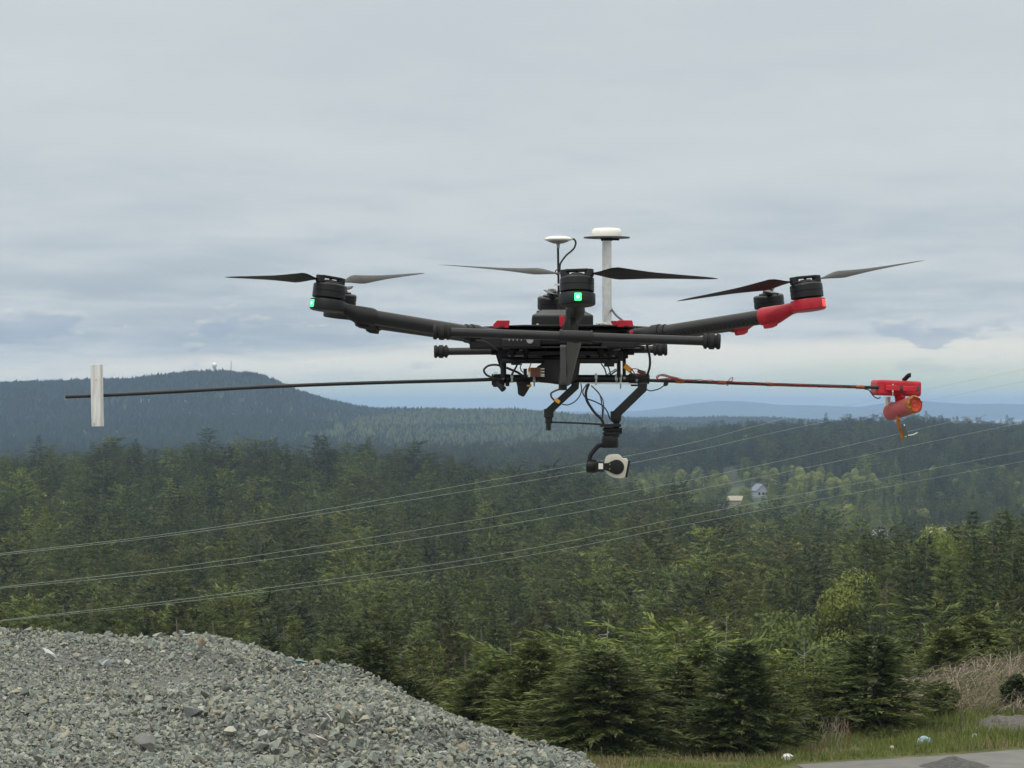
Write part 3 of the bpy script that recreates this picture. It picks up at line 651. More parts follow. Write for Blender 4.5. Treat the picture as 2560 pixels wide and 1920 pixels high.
def scatter(name, pts, coll, label, cat='forest'):
    pts = np.array(pts, float)
    me = bpy.data.meshes.new(name); me.vertices.add(len(pts)); me.vertices.foreach_set('co', pts[:, :3].astype(np.float32).ravel())
    def at(nm, typ, key, arr):
        a = me.attributes.new(nm, typ, 'POINT'); a.data.foreach_set(key, np.ascontiguousarray(arr).ravel())
    at('size', 'FLOAT', 'value', pts[:, 3].astype(np.float32)); at('pick', 'INT', 'value', pts[:, 4].astype(np.int32))
    at('turn', 'FLOAT', 'value', pts[:, 5].astype(np.float32)); at('tint', 'FLOAT_VECTOR', 'vector', pts[:, 6:9].astype(np.float32))
    ng = bpy.data.node_groups.new(name, 'GeometryNodeTree')
    ng.interface.new_socket('Geometry', in_out='INPUT', socket_type='NodeSocketGeometry'); ng.interface.new_socket('Geometry', in_out='OUTPUT', socket_type='NodeSocketGeometry')
    gi = ng.nodes.new('NodeGroupInput'); gout = ng.nodes.new('NodeGroupOutput')
    ci = ng.nodes.new('GeometryNodeCollectionInfo'); ci.inputs['Collection'].default_value = coll; ci.inputs['Separate Children'].default_value = True; ci.inputs['Reset Children'].default_value = True
    ip = ng.nodes.new('GeometryNodeInstanceOnPoints'); ip.inputs['Pick Instance'].default_value = True
    def named(nm, typ):
        n = ng.nodes.new('GeometryNodeInputNamedAttribute'); n.data_type = typ; n.inputs['Name'].default_value = nm; return n.outputs['Attribute']
    ng.links.new(gi.outputs[0], ip.inputs['Points']); ng.links.new(ci.outputs[0], ip.inputs['Instance'])
    ng.links.new(named('pick', 'INT'), ip.inputs['Instance Index']); ng.links.new(named('size', 'FLOAT'), ip.inputs['Scale'])
    cx = ng.nodes.new('ShaderNodeCombineXYZ'); ng.links.new(named('turn', 'FLOAT'), cx.inputs[2])
    er = ng.nodes.new('FunctionNodeEulerToRotation'); ng.links.new(cx.outputs[0], er.inputs[0]); ng.links.new(er.outputs[0], ip.inputs['Rotation'])
    ng.links.new(ip.outputs[0], gout.inputs[0])
    o = bpy.data.objects.new(name, me); COL.objects.link(o); tag(o, label, cat, kind='stuff')
    md = o.modifiers.new('scatter', 'NODES'); md.node_group = ng
    return o
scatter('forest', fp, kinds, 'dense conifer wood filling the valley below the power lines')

# ---- wood on the hill across the valley
hp = []; y = 1345.0
HOUSES_PX = [(1795, 1272, 1680), (1899, 1222, 1900), (1835, 1246, 1800), (1827, 1118, 2250), (2206, 1332, 1500), (2342, 1328, 1500), (1267, 1136, 2900)]
while y < 2950:
    sp = 7.0; x = -0.42 * y
    while x < 0.42 * y:
        xx = x + rng.uniform(-.45, .45) * sp; yy = y + rng.uniform(-.45, .45) * sp; x += sp
        px = 1280 + FPX * xx / yy
        if (px < -200 or px > 2800) and rng.random() < .4: continue
        zb = float(gz(xx, yy)[0]); open_ = vnoise(np.array([xx / 70]), np.array([yy / 70]), 8)[0]
        if yy < 1960 and 1480 < px < 2200:
            if rng.random() < 0.55 or open_ < 0.47: continue
        if any(abs(px - hx) < 24 and yy < hd + 6 and yy > hd - 330 for hx, hy, hd in HOUSES_PX): continue
        H = 14.5 * (1 + .24 * rng.normal()) * (0.7 if yy < 2000 and px > 1500 else 1)
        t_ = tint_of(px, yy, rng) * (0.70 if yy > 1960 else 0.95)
        if yy < 1980 and 1500 < px < 2250 and rng.random() < .45: t_ = np.array([2.6, 2.6, 1.3]) * rng.uniform(.7, 1.1)
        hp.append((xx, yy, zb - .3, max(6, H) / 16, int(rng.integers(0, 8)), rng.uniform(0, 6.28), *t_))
    y += sp
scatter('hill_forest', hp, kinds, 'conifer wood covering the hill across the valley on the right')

# broadleaf clumps in the valley below the hill
lk = bpy.data.collections.new('leafy_kinds'); bo = [o for o in COL.objects if o.name.startswith('broadleaf_tree')][:3]
for o in bo:
    lk.objects.link([c for c in o.children if c.name.startswith('crown')][0])
bp_ = []
for k in range(1100):
    yy = rng.uniform(1400, 2120); px = rng.uniform(1540, 2700) if k < 980 else rng.uniform(1600, 2500)
    if k >= 980: yy = rng.uniform(2150, 2600)
    xx = gx(px, yy)
    if vnoise(np.array([xx / 45]), np.array([yy / 60]), 12)[0] < .36: continue
    if k < 980 and (px > 2150 and rng.random() < .72 or yy > 1960 and rng.random() < .6): continue
    if any(abs(px - hx) < 26 and yy < hd + 6 and yy > hd - 330 for hx, hy, hd in HOUSES_PX): continue
    t_ = np.array([2.5, 2.25, 1.7]) * rng.uniform(.6, 1.25)
    bp_.append((xx, yy, float(gz(xx, yy)[0]) - .5, rng.uniform(.75, 1.25), int(rng.integers(0, 3)), rng.uniform(0, 6.28), *t_))
for k in range(70):
    yy = rng.uniform(480, 1150); px = rng.uniform(-50, 1800); xx = gx(px, yy)
    bp_.append((xx, yy, float(gz(xx, yy)[0]) + 3, rng.uniform(.8, 1.15), int(rng.integers(0, 3)), rng.uniform(0, 6.28), *(np.array([1.0, .9, .75]) * rng.uniform(.5, .9))))
scatter('leafy_wood', bp_, lk, 'fresh yellow green broadleaf trees around the valley houses', 'trees')

# ---- far hills: small pointed tree tops
def far_trees():
    n = 290000; yy = np.sqrt(rng.uniform(2300 ** 2, 7300 ** 2, n)); px = np.where(rng.random(n) < .52, rng.uniform(-500, 2900, n), rng.uniform(-2600, 5000, n)); xx = (px - 1280) / FPX * yy
    zb = gz(xx, yy)
    mead = vnoise(xx / 170, yy / 260, 21) * .6 + vnoise(xx / 60, yy / 90, 22) * .4
    opn = (px + 420 * (vnoise(xx / 300, yy / 300, 71) - .5) + (4200 - yy) * .12 > 800) & (px < 1800) & (yy > 2900) & (yy < 4900)
    keep = ~(opn & (mead > 0.66) & (yy < 3800)) & (zb > 2); keep &= ~((yy > 5150) & (px < 1450)); keep &= ~((yy > 5600) & (px > 2300))
    xx, yy, zb, mead, opn, px = [a[keep] for a in (xx, yy, zb, mead, opn, px)]; n = len(xx)
    H = 8.0 * (1 + .2 * rng.normal(size=n)).clip(.5, 1.7); r = H * rng.uniform(.26, .42, n)
    a0 = rng.uniform(0, 6.28, n); vs = [np.stack([xx, yy, zb + H], -1)]
    for j in range(4):
        a = a0 + j * math.pi / 2; vs.append(np.stack([xx + r * np.cos(a), yy + r * np.sin(a), zb + H * .1], -1))
    V = np.stack(vs, 1).reshape(-1, 3); b = (np.arange(n) * 5)[:, None]
    Fc = np.concatenate([b + np.array([[0, 1 + j, 1 + (j + 1) % 4]]) for j in range(4)], 0)
    k = rng.random(n)
    col = np.array([0.028, 0.036, 0.02]) * (0.75 + .6 * k[:, None]); y2 = (opn & (rng.random(n) < np.clip((mead - .40) * 4, .05, .7))) | ((rng.random(n) < .05) & (px > 700))
    col[y2] = np.array([0.085, 0.10, 0.040]) * (0.7 + .6 * k[y2][:, None])
    C = np.repeat(col[:, None, :], 5, 1).reshape(-1, 3)
    m, t, bb, _ = new_mat('far_tree'); at = N(t, 'ShaderNodeAttribute'); at.attribute_name = 'tone'; t.links.new(at.outputs['Color'], bb.inputs['Base Color']); bb.inputs['Roughness'].default_value = .9; bb.inputs['Specular IOR Level'].default_value = .1
    o = add('far_forest', np_mesh('far_forest', V, Fc, C), m); tag(o, 'distant conifer woods on the blue hills across the plain', 'forest', kind='stuff')
far_trees()

# ------------------------------------------------------------------ gravel pile
def pile_z(x, y):
    x = np.asarray(x, float); y = np.asarray(y, float); px = 1280 + FPX * x / np.maximum(y, 5)
    cr = np.interp(px, PILE_PX, PILE_Y); dc = np.interp(px, [-400, 0, 600, 1000, 1300, 1500], [34, 33.5, 32.5, 30.5, 28.5, 27.5]); dn = 19.0
    s = np.clip((y - dn) / (dc - dn), -0.6, 1)
    ys = (2010 + 0 * px) + (cr - 2010) * (1 - (1 - np.clip(s, 0, 1)) ** 1.15)
    ys = np.where(cr > 1990, np.maximum(cr, ys), ys)
    z = CAMZ + (HOR - ys) / FPX * np.clip(y, dn, dc)
    z = np.where(y < dn, z - 0.12 * (dn - y), z)
    z = np.where(y > dc, z - 0.62 * (y - dc), z)
    z = z + (vnoise(x / .9, y / 1.3, 31) - .5) * 0.13 + (vnoise(x / .35, y / .5, 32) - .5) * 0.06
    # a low lip where a second load was tipped
    lip = np.interp(px, [350, 560, 700, 880, 1050, 1200], [24.5, 24.6, 24.3, 25.2, 26.2, 27.0]); k = np.clip((px - 300) / 300, 0, 1) * np.clip((1330 - px) / 250, 0, 1)
    z = z + k * 0.14 * np.exp(-((y - lip) / .8) ** 2) - k * .15 * np.exp(-((y - lip + 1.5) / .7) ** 2)
    return z
def gravel():
    xs = np.linspace(-16, 2.2, 180); ys = np.concatenate([np.linspace(14, 35, 130), np.linspace(35.3, 46, 24)])
    X, Y = np.meshgrid(xs, ys); Z = pile_z(X.ravel(), Y.ravel()).reshape(X.shape) - 0.05
    G = gz(X.ravel(), Y.ravel()).reshape(X.shape); Z = np.maximum(Z, G - 0.3)
    i = np.arange(X.size).reshape(X.shape); Fq = np.stack([i[:-1, :-1], i[:-1, 1:], i[1:, 1:], i[1:, :-1]], -1).reshape(-1, 4)
    m, t, b, _ = new_mat('crushed_rock'); at = N(t, 'ShaderNodeAttribute'); at.attribute_name = 'tone'
    g = N(t, 'ShaderNodeNewGeometry'); n = N(t, 'ShaderNodeTexNoise'); n.inputs['Scale'].default_value = 28; n.inputs['Detail'].default_value = 8; n.inputs['Roughness'].default_value = .7
    t.links.new(g.outputs['Position'], n.inputs['Vector'])
    c = mixc(t, 1.0, at.outputs['Color'], ramp(t, n.outputs[0], [(0.25, 0.68), (0.5, 1.1), (0.75, 1.48)]), 'MULTIPLY')
    t.links.new(c, b.inputs['Base Color']); b.inputs['Roughness'].default_value = .92; b.inputs['Specular IOR Level'].default_value = .2
    bp = N(t, 'ShaderNodeBump'); bp.inputs['Strength'].default_value = .5; bp.inputs['Distance'].default_value = .01; t.links.new(n.outputs[0], bp.inputs['Height']); t.links.new(bp.outputs[0], b.inputs['Normal'])
    base = add('gravel_mound', np_mesh('gravel_mound', np.stack([X, Y, Z], -1).reshape(-1, 3), Fq, np.full((X.size, 3), .13)), m)
    tag(base, 'grey mound that the loose crushed rock lies on', 'mound', kind='structure')
    # stone shapes: hulls of random points, all faces triangles
    shapes = []
    for k in range(36):
        bm = bmesh.new(); g_ = np.random.default_rng(900 + k)
        asp = np.array([1.0, g_.uniform(.55, .9), g_.uniform(.38, .7)])
        for q in range(11):
            d = g_.normal(size=3); d /= np.linalg.norm(d); bm.verts.new(d * asp * g_.uniform(.8, 1.1))
        r = bmesh.ops.convex_hull(bm, input=bm.verts[:]); bmesh.ops.delete(bm, geom=[v for v in bm.verts if not v.link_faces], context='VERTS')
        bmesh.ops.triangulate(bm, faces=bm.faces[:]); bmesh.ops.recalc_face_normals(bm, faces=bm.faces[:]); bm.verts.index_update()
        shapes.append((np.array([v.co[:] for v in bm.verts]), np.array([[v.index for v in f.verts] for f in bm.faces]))); bm.free()
    Vs = []; Fs = []; Cs = []; off = 0; y = 17.0; cnt = 0
    pal = np.array([[.170, .175, .160], [.205, .207, .188], [.142, .150, .142], [.240, .238, .212], [.230, .212, .172], [.240, .214, .170], [.105, .112, .107], [.18, .152, .12], [.34, .33, .29]])
    pw = np.array([.27, .24, .17, .12, .08, .05, .04, .015, .015]); pw /= pw.sum()
    while y < 36.5:
        stp = 0.039 * (1 + (y - 17) * 0.012); x = gx(-1500, y)
        while x < gx(1530, y):
            xx = x + rng.uniform(-.5, .5) * stp; yy = y + rng.uniform(-.5, .5) * stp; x += stp
            out = x < gx(-160, y)
            if out: x += stp * .6
            sz = 0.0228 * np.exp(rng.normal() * .36) * (1.0 + 0.6 * (vnoise(np.array([xx * .7]), np.array([yy * .6]), 41)[0] - .45))
            sz = min(sz * (1.35 if out else 1.0), .09)
            Vr, Fr = shapes[int(rng.integers(0, 36))]
            q = rng.normal(size=4); q[1:3] *= .55; q /= np.linalg.norm(q); a, b_, c_, d_ = q
            Rm = np.array([[1 - 2 * (c_ * c_ + d_ * d_), 2 * (b_ * c_ - a * d_), 2 * (b_ * d_ + a * c_)], [2 * (b_ * c_ + a * d_), 1 - 2 * (b_ * b_ + d_ * d_), 2 * (c_ * d_ - a * b_)], [2 * (b_ * d_ - a * c_), 2 * (c_ * d_ + a * b_), 1 - 2 * (b_ * b_ + c_ * c_)]])
            Vs.append((Vr @ Rm.T) * sz + np.array([xx, yy, 0.0])); Fs.append(Fr + off); off += len(Vr)
            col = pal[rng.choice(9, p=pw)] * np.array([0.97, 1.035, 1.015]) * rng.uniform(.82, 1.17); Cs.append((np.tile(col, (len(Vr), 1)), len(Vr), xx, yy, sz)); cnt += 1
        y += stp
    xx = np.array([c[2] for c in Cs]); yy = np.array([c[3] for c in Cs]); zz = np.maximum(pile_z(xx, yy), gz(xx, yy)) + np.array([c[4] for c in Cs]) * rng.uniform(-.5, .45, len(Cs))
    V = np.concatenate(Vs); rep = np.repeat(np.arange(len(Cs)), [c[1] for c in Cs]); V[:, 2] += zz[rep]
    o = add('gravel', np_mesh('gravel', V, np.concatenate(Fs), np.concatenate([c[0] for c in Cs])), m)
    tag(o, 'heap of loose blue grey crushed rock in front of the wood', 'gravel', kind='stuff'); print('stones', cnt, len(V))
gravel()
def on_pile(px, py):
    """point of the pile surface seen at a pixel"""
    best = None
    for d in np.linspace(19.2, 34, 300):
        p = W(px, py, d); z = float(pile_z(p.x, p.y))
        if p.z <= z + .03: return Vector((p.x, p.y, z + .03))
    return W(px, py, 30)
def chunk(name, px, py, size, col, label, cat, seed=0, flat=.5, up=0.02):
    g = random.Random(seed); bm = bmesh.new()
    for q in range(16):
        d = Vector((g.gauss(0, 1), g.gauss(0, 1), g.gauss(0, 1))).normalized(); bm.verts.new((d.x * size[0], d.y * size[1], d.z * size[2] * flat))
    bmesh.ops.convex_hull(bm, input=bm.verts[:]); bmesh.ops.delete(bm, geom=[v for v in bm.verts if not v.link_faces], context='VERTS')
    me = bpy.data.meshes.new(name); bm.to_mesh(me); bm.free()
    p = on_pile(px, py) if isinstance(py, (int, float)) and up is not None else Vector(px)
    o = add(name, me, plain(name + '_surface', col, .8, noise=.2, nscale=30)); o.location = p + Vector((0, 0, up or 0)); o.rotation_euler = (g.uniform(-.3, .3), g.uniform(-.3, .3), g.uniform(0, 3))
    return tag(o, label, cat)
chunk('pale_stone', 577, 1836, (.055, .05, .05), (.34, .33, .29), 'pale cream stone low in the middle of the gravel pile', 'stone', 1, .7)
chunk('pale_stone', 192, 1645, (.04, .04, .045), (.33, .31, .27), 'small cream stone near the paper scrap on the pile', 'stone', 2, .8)
chunk('pale_stone', 660, 1846, (.045, .045, .04), (.31, .31, .30), 'light grey stone right of the cream stone', 'stone', 3, .8)
chunk('brown_stone', 790, 1662, (.05, .04, .04), (.21, .175, .125), 'tan stone on the crest beside the blue litter', 'stone', 4, .7)
chunk('brown_stone', 505, 1612, (.05, .04, .06), (.20, .165, .12), 'upright tan stone on the crest of the pile', 'stone', 5, 1.0)
chunk('dark_boulder', 365, 1870, (.11, .07, .10), (.15, .155, .15), 'large dark angular rock near the bottom of the pile', 'rock', 6, .8)
chunk('dark_boulder', 480, 1785, (.09, .07, .07), (.14, .15, .15), 'dark wedge shaped rock above the large dark rock', 'rock', 7, .8)
def scrap(name, pts, d_off, col, label, cat):
    """crumpled sheet of litter through pixel points, thin but solid"""
    P0 = on_pile(sum(p[0] for p in pts) / len(pts), sum(p[1] for p in pts) / len(pts)); g = random.Random(len(pts) + int(pts[0][0]))
    mb = MB(); ring = [W(px, py, P0.y - d_off + g.uniform(-.03, .03)) + Vector((0, 0, .015)) for px, py in pts]
    c = sum(ring, Vector()) / len(ring) + Vector((0, -.03, .012)); n = len(ring); vs = ring + [c] + [p + Vector((0, .006, -.004)) for p in ring] + [c + Vector((0, .006, -.004))]
    fs = []
    for i in range(n):
        j = (i + 1) % n; fs += [(i, j, n), (n + 1 + j, n + 1 + i, 2 * n + 1), (i, n + 1 + i, n + 1 + j, j)]
    mb._add(vs, fs); o = mb.build(name, plain(name + '_sheet', col, .6, noise=.1, nscale=20), None, P0, smooth=False); return tag(o, label, cat)
scrap('paper_scrap', [(105, 1622), (122, 1628), (138, 1640), (143, 1652), (136, 1656), (122, 1650), (114, 1636)], .05, (.46, .46, .45), 'curved white paper scrap near the crest of the gravel pile', 'litter')
scrap('plastic_scrap', [(768, 1838), (785, 1840), (805, 1848), (822, 1858), (815, 1864), (795, 1858), (780, 1852)], .05, (.42, .40, .37), 'long pinkish white plastic scrap low on the pile', 'litter')
scrap('plastic_scrap', [(811, 1786), (820, 1790), (832, 1804), (828, 1808), (816, 1798)], .05, (.48, .48, .47), 'thin bright white strip above the long plastic scrap', 'litter')
scrap('blue_litter', [(736, 1656), (748, 1653), (760, 1657), (768, 1660), (755, 1663), (742, 1662)], .04, (.18, .33, .40), 'pale blue litter on the right crest of the pile', 'litter')
scrap('plastic_scrap', [(252, 1664), (268, 1652), (276, 1653), (270, 1666), (258, 1668)], .05, (.42, .48, .53), 'bluish grey plastic flake left of the middle crest', 'litter')

# ------------------------------------------------------------------ verge: road, heap, grass, brambles, stakes, litter
def road():
    m, t, b, _ = new_mat('worn_road'); g = N(t, 'ShaderNodeNewGeometry'); n = N(t, 'ShaderNodeTexNoise'); n.inputs['Scale'].default_value = 1.3; n.inputs['Detail'].default_value = 9; n.inputs['Roughness'].default_value = .72
    t.links.new(g.outputs['Position'], n.inputs['Vector']); t.links.new(ramp(t, n.outputs[0], [(.3, (.095, .094, .09)), (.7, (.15, .148, .14))]), b.inputs['Base Color']); b.inputs['Roughness'].default_value = .9
    far = [(1990, 86.3), (2100, 87.1), (2206, 87.8), (2380, 88.9), (2560, 90.0), (2900, 92.2), (3300, 95), (4200, 100)]
    vs = []; fs = []
    for k, (px, d) in enumerate(far):
        for q in range(6):
            y = d - q * 2.4; x = gx(px, d) + q * .2; vs.append((x, y, float(gz(x, y)[0]) + .03 - (.02 if q == 0 else 0)))
    for k in range(len(far) - 1):
        for q in range(5):
            a = k * 6 + q; fs.append((a, a + 1, a + 7, a + 6))
    o = add('road', np_mesh('road', vs, fs, smooth=True), m); tag(o, 'worn grey gravel road in the bottom right corner', 'road', kind='structure')
road()
def heap():
    V = []; Fq = []; n = 26; p0 = (gx(2385, 85.6), 85.6)
    for i in range(n):
        for j in range(n):
            u = (i / (n - 1) - .5) * 2; v = (j / (n - 1) - .5) * 2; x = p0[0] + u * .95; y = p0[1] + v * .9
            r = math.hypot(u, v); h = .26 * max(0, 1 - r) ** .85 + .05 * vnoise(np.array([x * 5]), np.array([y * 5]), 3)[0] * max(0, 1 - r)
            V.append((x, y, float(gz(x, y)[0]) + h))
    for i in range(n - 1):
        for j in range(n - 1): Fq.append((i * n + j, (i + 1) * n + j, (i + 1) * n + j + 1, i * n + j + 1))
    o = add('gravel_heap', np_mesh('gravel_heap', V, Fq, smooth=False), plain('dark_grit', (.07, .07, .068), .95, noise=.5, nscale=9, bump=.6)); tag(o, 'small dark heap of grit on the road at the bottom right', 'heap')
heap()
def blades():
    n = 45000; px = np.where(rng.random(n) < .75, rng.uniform(1270, 2680, n), rng.uniform(2680, 4300, n)); yy = rng.uniform(83.5, 99.5, n)
    edge = np.interp(px, [1270, 1560, 1900, 1990, 2206, 2560, 2700], [86.5, 84.0, 84.0, 86.9, 88.3, 90.5, 91.5]); k = yy > edge; px = px[k]; yy = yy[k]; n = len(px)
    xx = (px - 1280) / FPX * yy; cl = vnoise(xx * 1.1, yy * .9, 51) * .6 + vnoise(xx * .35, yy * .3, 52) * .4
    dry = vnoise(xx * .5, yy * .5, 53); keep = cl > .30; xx, yy, cl, dry, px = [a[keep] for a in (xx, yy, cl, dry, px)]; n = len(xx)
    zb = gz(xx, yy); h = (.10 + .55 * np.clip(cl - .25, 0, 1)) * rng.uniform(.5, 1.25, n) * np.interp(yy, [84, 89, 94], [.35, .7, .95]); wd = rng.uniform(.012, .03, n)
    a = rng.uniform(0, 6.28, n); le = rng.normal(size=(n, 2)) * .3 * h[:, None]
    p0 = np.stack([xx - np.cos(a) * wd, yy - np.sin(a) * wd, zb - .03], -1); p1 = np.stack([xx + np.cos(a) * wd, yy + np.sin(a) * wd, zb - .03], -1); p2 = np.stack([xx + le[:, 0], yy + le[:, 1], zb + h], -1)
    V = np.stack([p0, p1, p2], 1).reshape(-1, 3)
    left = np.clip((1700 - px) / 200, 0, 1)
    kd = ((dry + .35 * left + .12 * rng.normal(size=n)) > .62)
    col = np.where(kd[:, None], np.array([.26, .205, .125]), np.array([.135, .165, .045])) * rng.uniform(.65, 1.35, (n, 1))
    m, t, b, out = new_mat('grass_blades'); at = N(t, 'ShaderNodeAttribute'); at.attribute_name = 'tone'; t.links.new(at.outputs['Color'], b.inputs['Base Color']); b.inputs['Roughness'].default_value = .7; b.inputs['Specular IOR Level'].default_value = .2
    tr = N(t, 'ShaderNodeBsdfTranslucent'); t.links.new(at.outputs['Color'], tr.inputs[0]); mx = N(t, 'ShaderNodeMixShader'); mx.inputs[0].default_value = .3
    t.links.new(b.outputs[0], mx.inputs[1]); t.links.new(tr.outputs[0], mx.inputs[2]); t.links.new(mx.outputs[0], out.inputs[0])
    o = add('grass', np_mesh('grass', V, np.arange(n * 3).reshape(n, 3), np.repeat(col[:, None, :], 3, 1).reshape(-1, 3)), m); tag(o, 'rough green and straw coloured grass along the verge', 'grass', kind='stuff')
blades()
def canes():
    g = np.random.default_rng(77); Vs = []; Fs = []; Cs = []; off = 0
    def cane(x, y, L, dx, dy, hh, w_, col):
        nonlocal off
        n = 6; z0 = float(gz(x, y)[0]); pts = []
        for i in range(n):
            s = i / (n - 1); pts.append(np.array([x + dx * L * s, y + dy * L * s, z0 + hh * math.sin(min(1, s * 1.1) * math.pi * .8) + g.normal() * .02]))
        ring = []
        for i, p in enumerate(pts):
            r = w_ * (1 - .6 * i / n); ring += [p + np.array([r, 0, 0]), p + np.array([-r * .5, r * .8, 0]), p + np.array([-r * .5, -r * .3, r * .8])]
        F_ = [(i * 3 + j, i * 3 + (j + 1) % 3, (i + 1) * 3 + (j + 1) % 3, (i + 1) * 3 + j) for i in range(n - 1) for j in range(3)]
        Vs.append(np.array(ring)); Fs.append(np.array(F_) + off); off += len(ring); Cs.append(np.tile(col, (len(ring), 1)))
    for k in range(2300):
        px = g.uniform(2230, 2700) if k < 1700 else g.uniform(2700, 3700); y = g.uniform(97.5, 106); 
        if px < 2330 and y < 100: continue
        hh = g.uniform(.3, 1.0) * np.interp(px, [2230, 2350, 2560], [.25, .42, .68]); a = g.uniform(0, 6.28)
        c = np.array([.30, .25, .20]) * g.uniform(.6, 1.3) if g.random() < .85 else np.array([.10, .11, .045])
        cane(gx(px, y), y, g.uniform(.5, 1.6), math.cos(a), math.sin(a) * .6, hh, .011, c)
    for k in range(260):
        px = g.choice([g.uniform(1460, 1760), g.uniform(1280, 1500), g.uniform(2030, 2110)]); y = g.uniform(90, 97); a = g.uniform(0, 6.28)
        cane(gx(px, y), y, g.uniform(.3, .9), math.cos(a), math.sin(a) * .6, g.uniform(.25, .8), .009, np.array([.25, .20, .155]) * g.uniform(.6, 1.2))
    m, t, b, _ = new_mat('dry_canes'); at = N(t, 'ShaderNodeAttribute'); at.attribute_name = 'tone'; t.links.new(at.outputs['Color'], b.inputs['Base Color']); b.inputs['Roughness'].default_value = .85
    o = add('brambles', np_mesh('brambles', np.concatenate(Vs), np.concatenate(Fs), np.concatenate(Cs)), m); tag(o, 'dry brown tangle of bramble canes on the right bank', 'brambles', kind='stuff')
canes()
def bush(px, d, Rr, seed, label, tint):
    me, sk = broadleaf(seed, H=Rr * 1.9, Rx=Rr, lobes=8, leaves=420, ls=.05, zlo=.2); me.materials.append(M['leaf'])
    x = gx(px, d); o = empty('bush', (x, d, float(gz(x, d)[0]) - .1), label, 'bush'); c = add('foliage', me, None, o); c['tint'] = tint
    tm = limb_trunk(Rr * 1.9, sk, .04, seed); tm.materials.append(M['bark']); add('stem', tm, None, o)
bush(2348, 97.5, .62, 61, 'round olive bush in front of the dry brambles', (.75, .72, .65))
bush(2545, 99, .55, 62, 'small dark bush at the right edge among the brambles', (.5, .55, .5))
bush(2022, 92, .42, 63, 'low brown green bush on the grass by the rusty stake', (.6, .58, .5))
bush(1950, 93, .75, 64, 'pale leafy bush at the left end of the grass strip', (.95, .95, .8))
bush(2150, 94.5, .5, 65, 'dull olive bush at the foot of the wide dark fir', (.75, .72, .6))
bush(1385, 96, .55, 66, 'bright green sprig bush at the edge of the gravel pile', (1.25, 1.35, .9))
RUST = plain('rusty_iron', (.16, .075, .045), .85, noise=.35, nscale=9); GREENP = plain('green_paint', (.10, .15, .07), .7); 
for px, yb, yt, d, mt, lab in [(1855, 1897, 1838, 90, RUST, 'leaning rusty stake in front of the darkest fir'), (2122, 1893, 1812, 90.5, RUST, 'tall rusty stake in the middle of the grass strip'), (2404, 1866, 1795, 94, M['bark'], 'thin grey brown stake by the round olive bush'), (2215, 1842, 1802, 96, M['bark'], 'short brown stake under the wide dark fir'),
                               (1469, 1906, 1880, 87.5, GREENP, 'thin green stake beside the foot of the gravel pile'), (1506, 1905, 1876, 88.5, GREENP, 'second thin green stake right of the gravel pile'), (1617, 1910, 1878, 88.8, RUST, 'short rusty stake in the dry grass')]:
    b_ = W(px, yb, d); b_.z = min(b_.z, float(gz(b_.x, d)[0])); tp = W(px - 5, yt, d); mb = MB(); mb.box((b_ + tp) / 2, (.016, .016, (tp.z - b_.z) / 2 + .1)); mb.box(tp - Vector((0, 0, .05)), (.024, .012, .035))
    tag(mb.build('stake', mt, None, b_, smooth=False), lab, 'stake', 'stakes along the verge')
def bag(px, py, d, s, col, label, seed):
    g = random.Random(seed); bm = bmesh.new(); bmesh.ops.create_icosphere(bm, subdivisions=3, radius=1)
    for v in bm.verts:
        k = 1 + .22 * (vnoise(np.array([v.co.x * 2.2 + seed]), np.array([v.co.y * 2.2 + v.co.z * 1.7]), seed)[0] - .5) * 2
        v.co = Vector((v.co.x * s[0], v.co.y * s[1], max(-.6, v.co.z) * s[2])) * k
    me = bpy.data.meshes.new('bag'); bm.to_mesh(me); bm.free(); p = W(px, py, d); gzv = float(gz(p.x, d)[0])
    o = add('litter_bag', me, plain('bag_film', col, .4, noise=.12, nscale=12)); o.location = (p.x, d, gzv + s[2] * .55); tag(o, label, 'litter')
bag(1967, 1906, 87.6, (.17, .15, .11), (.55, .55, .54), 'crumpled white bag on the grass edge', 3)
bag(2312, 1870, 91.2, (.20, .16, .16), (.24, .33, .40), 'pale blue bag in the grass near the road', 4)
bag(2437, 1866, 92.5, (.09, .08, .10), (.28, .32, .32), 'small pale bluish litter below the brambles', 6)
bag(2230, 1883, 90.2, (.07, .06, .07), (.55, .42, .38), 'tiny pinkish litter in the grass', 7)
def berm():
    g = np.random.default_rng(5); V = []; Fq = []; nx, ny = 40, 18
    for i in range(nx):
        for j in range(ny):
            x = gx(2400, 95) + 4.5 * i / (nx - 1); y = 93.3 + 4.4 * j / (ny - 1); e = min(1, i / 9) * math.sin(math.pi * j / (ny - 1))
            V.append((x, y, float(gz(x, y)[0]) - .04 + e * .26 + e * .08 * g.normal() * .6))
    for i in range(nx - 1):
        for j in range(ny - 1): Fq.append((i * ny + j, (i + 1) * ny + j, (i + 1) * ny + j + 1, i * ny + j + 1))
    o = add('gravel_bank', np_mesh('gravel_bank', V, Fq), plain('bank_gravel', (.095, .088, .08), .95, noise=.5, nscale=14)); tag(o, 'low pale gravel bank below the brambles at the right edge', 'bank', kind='structure')
berm()

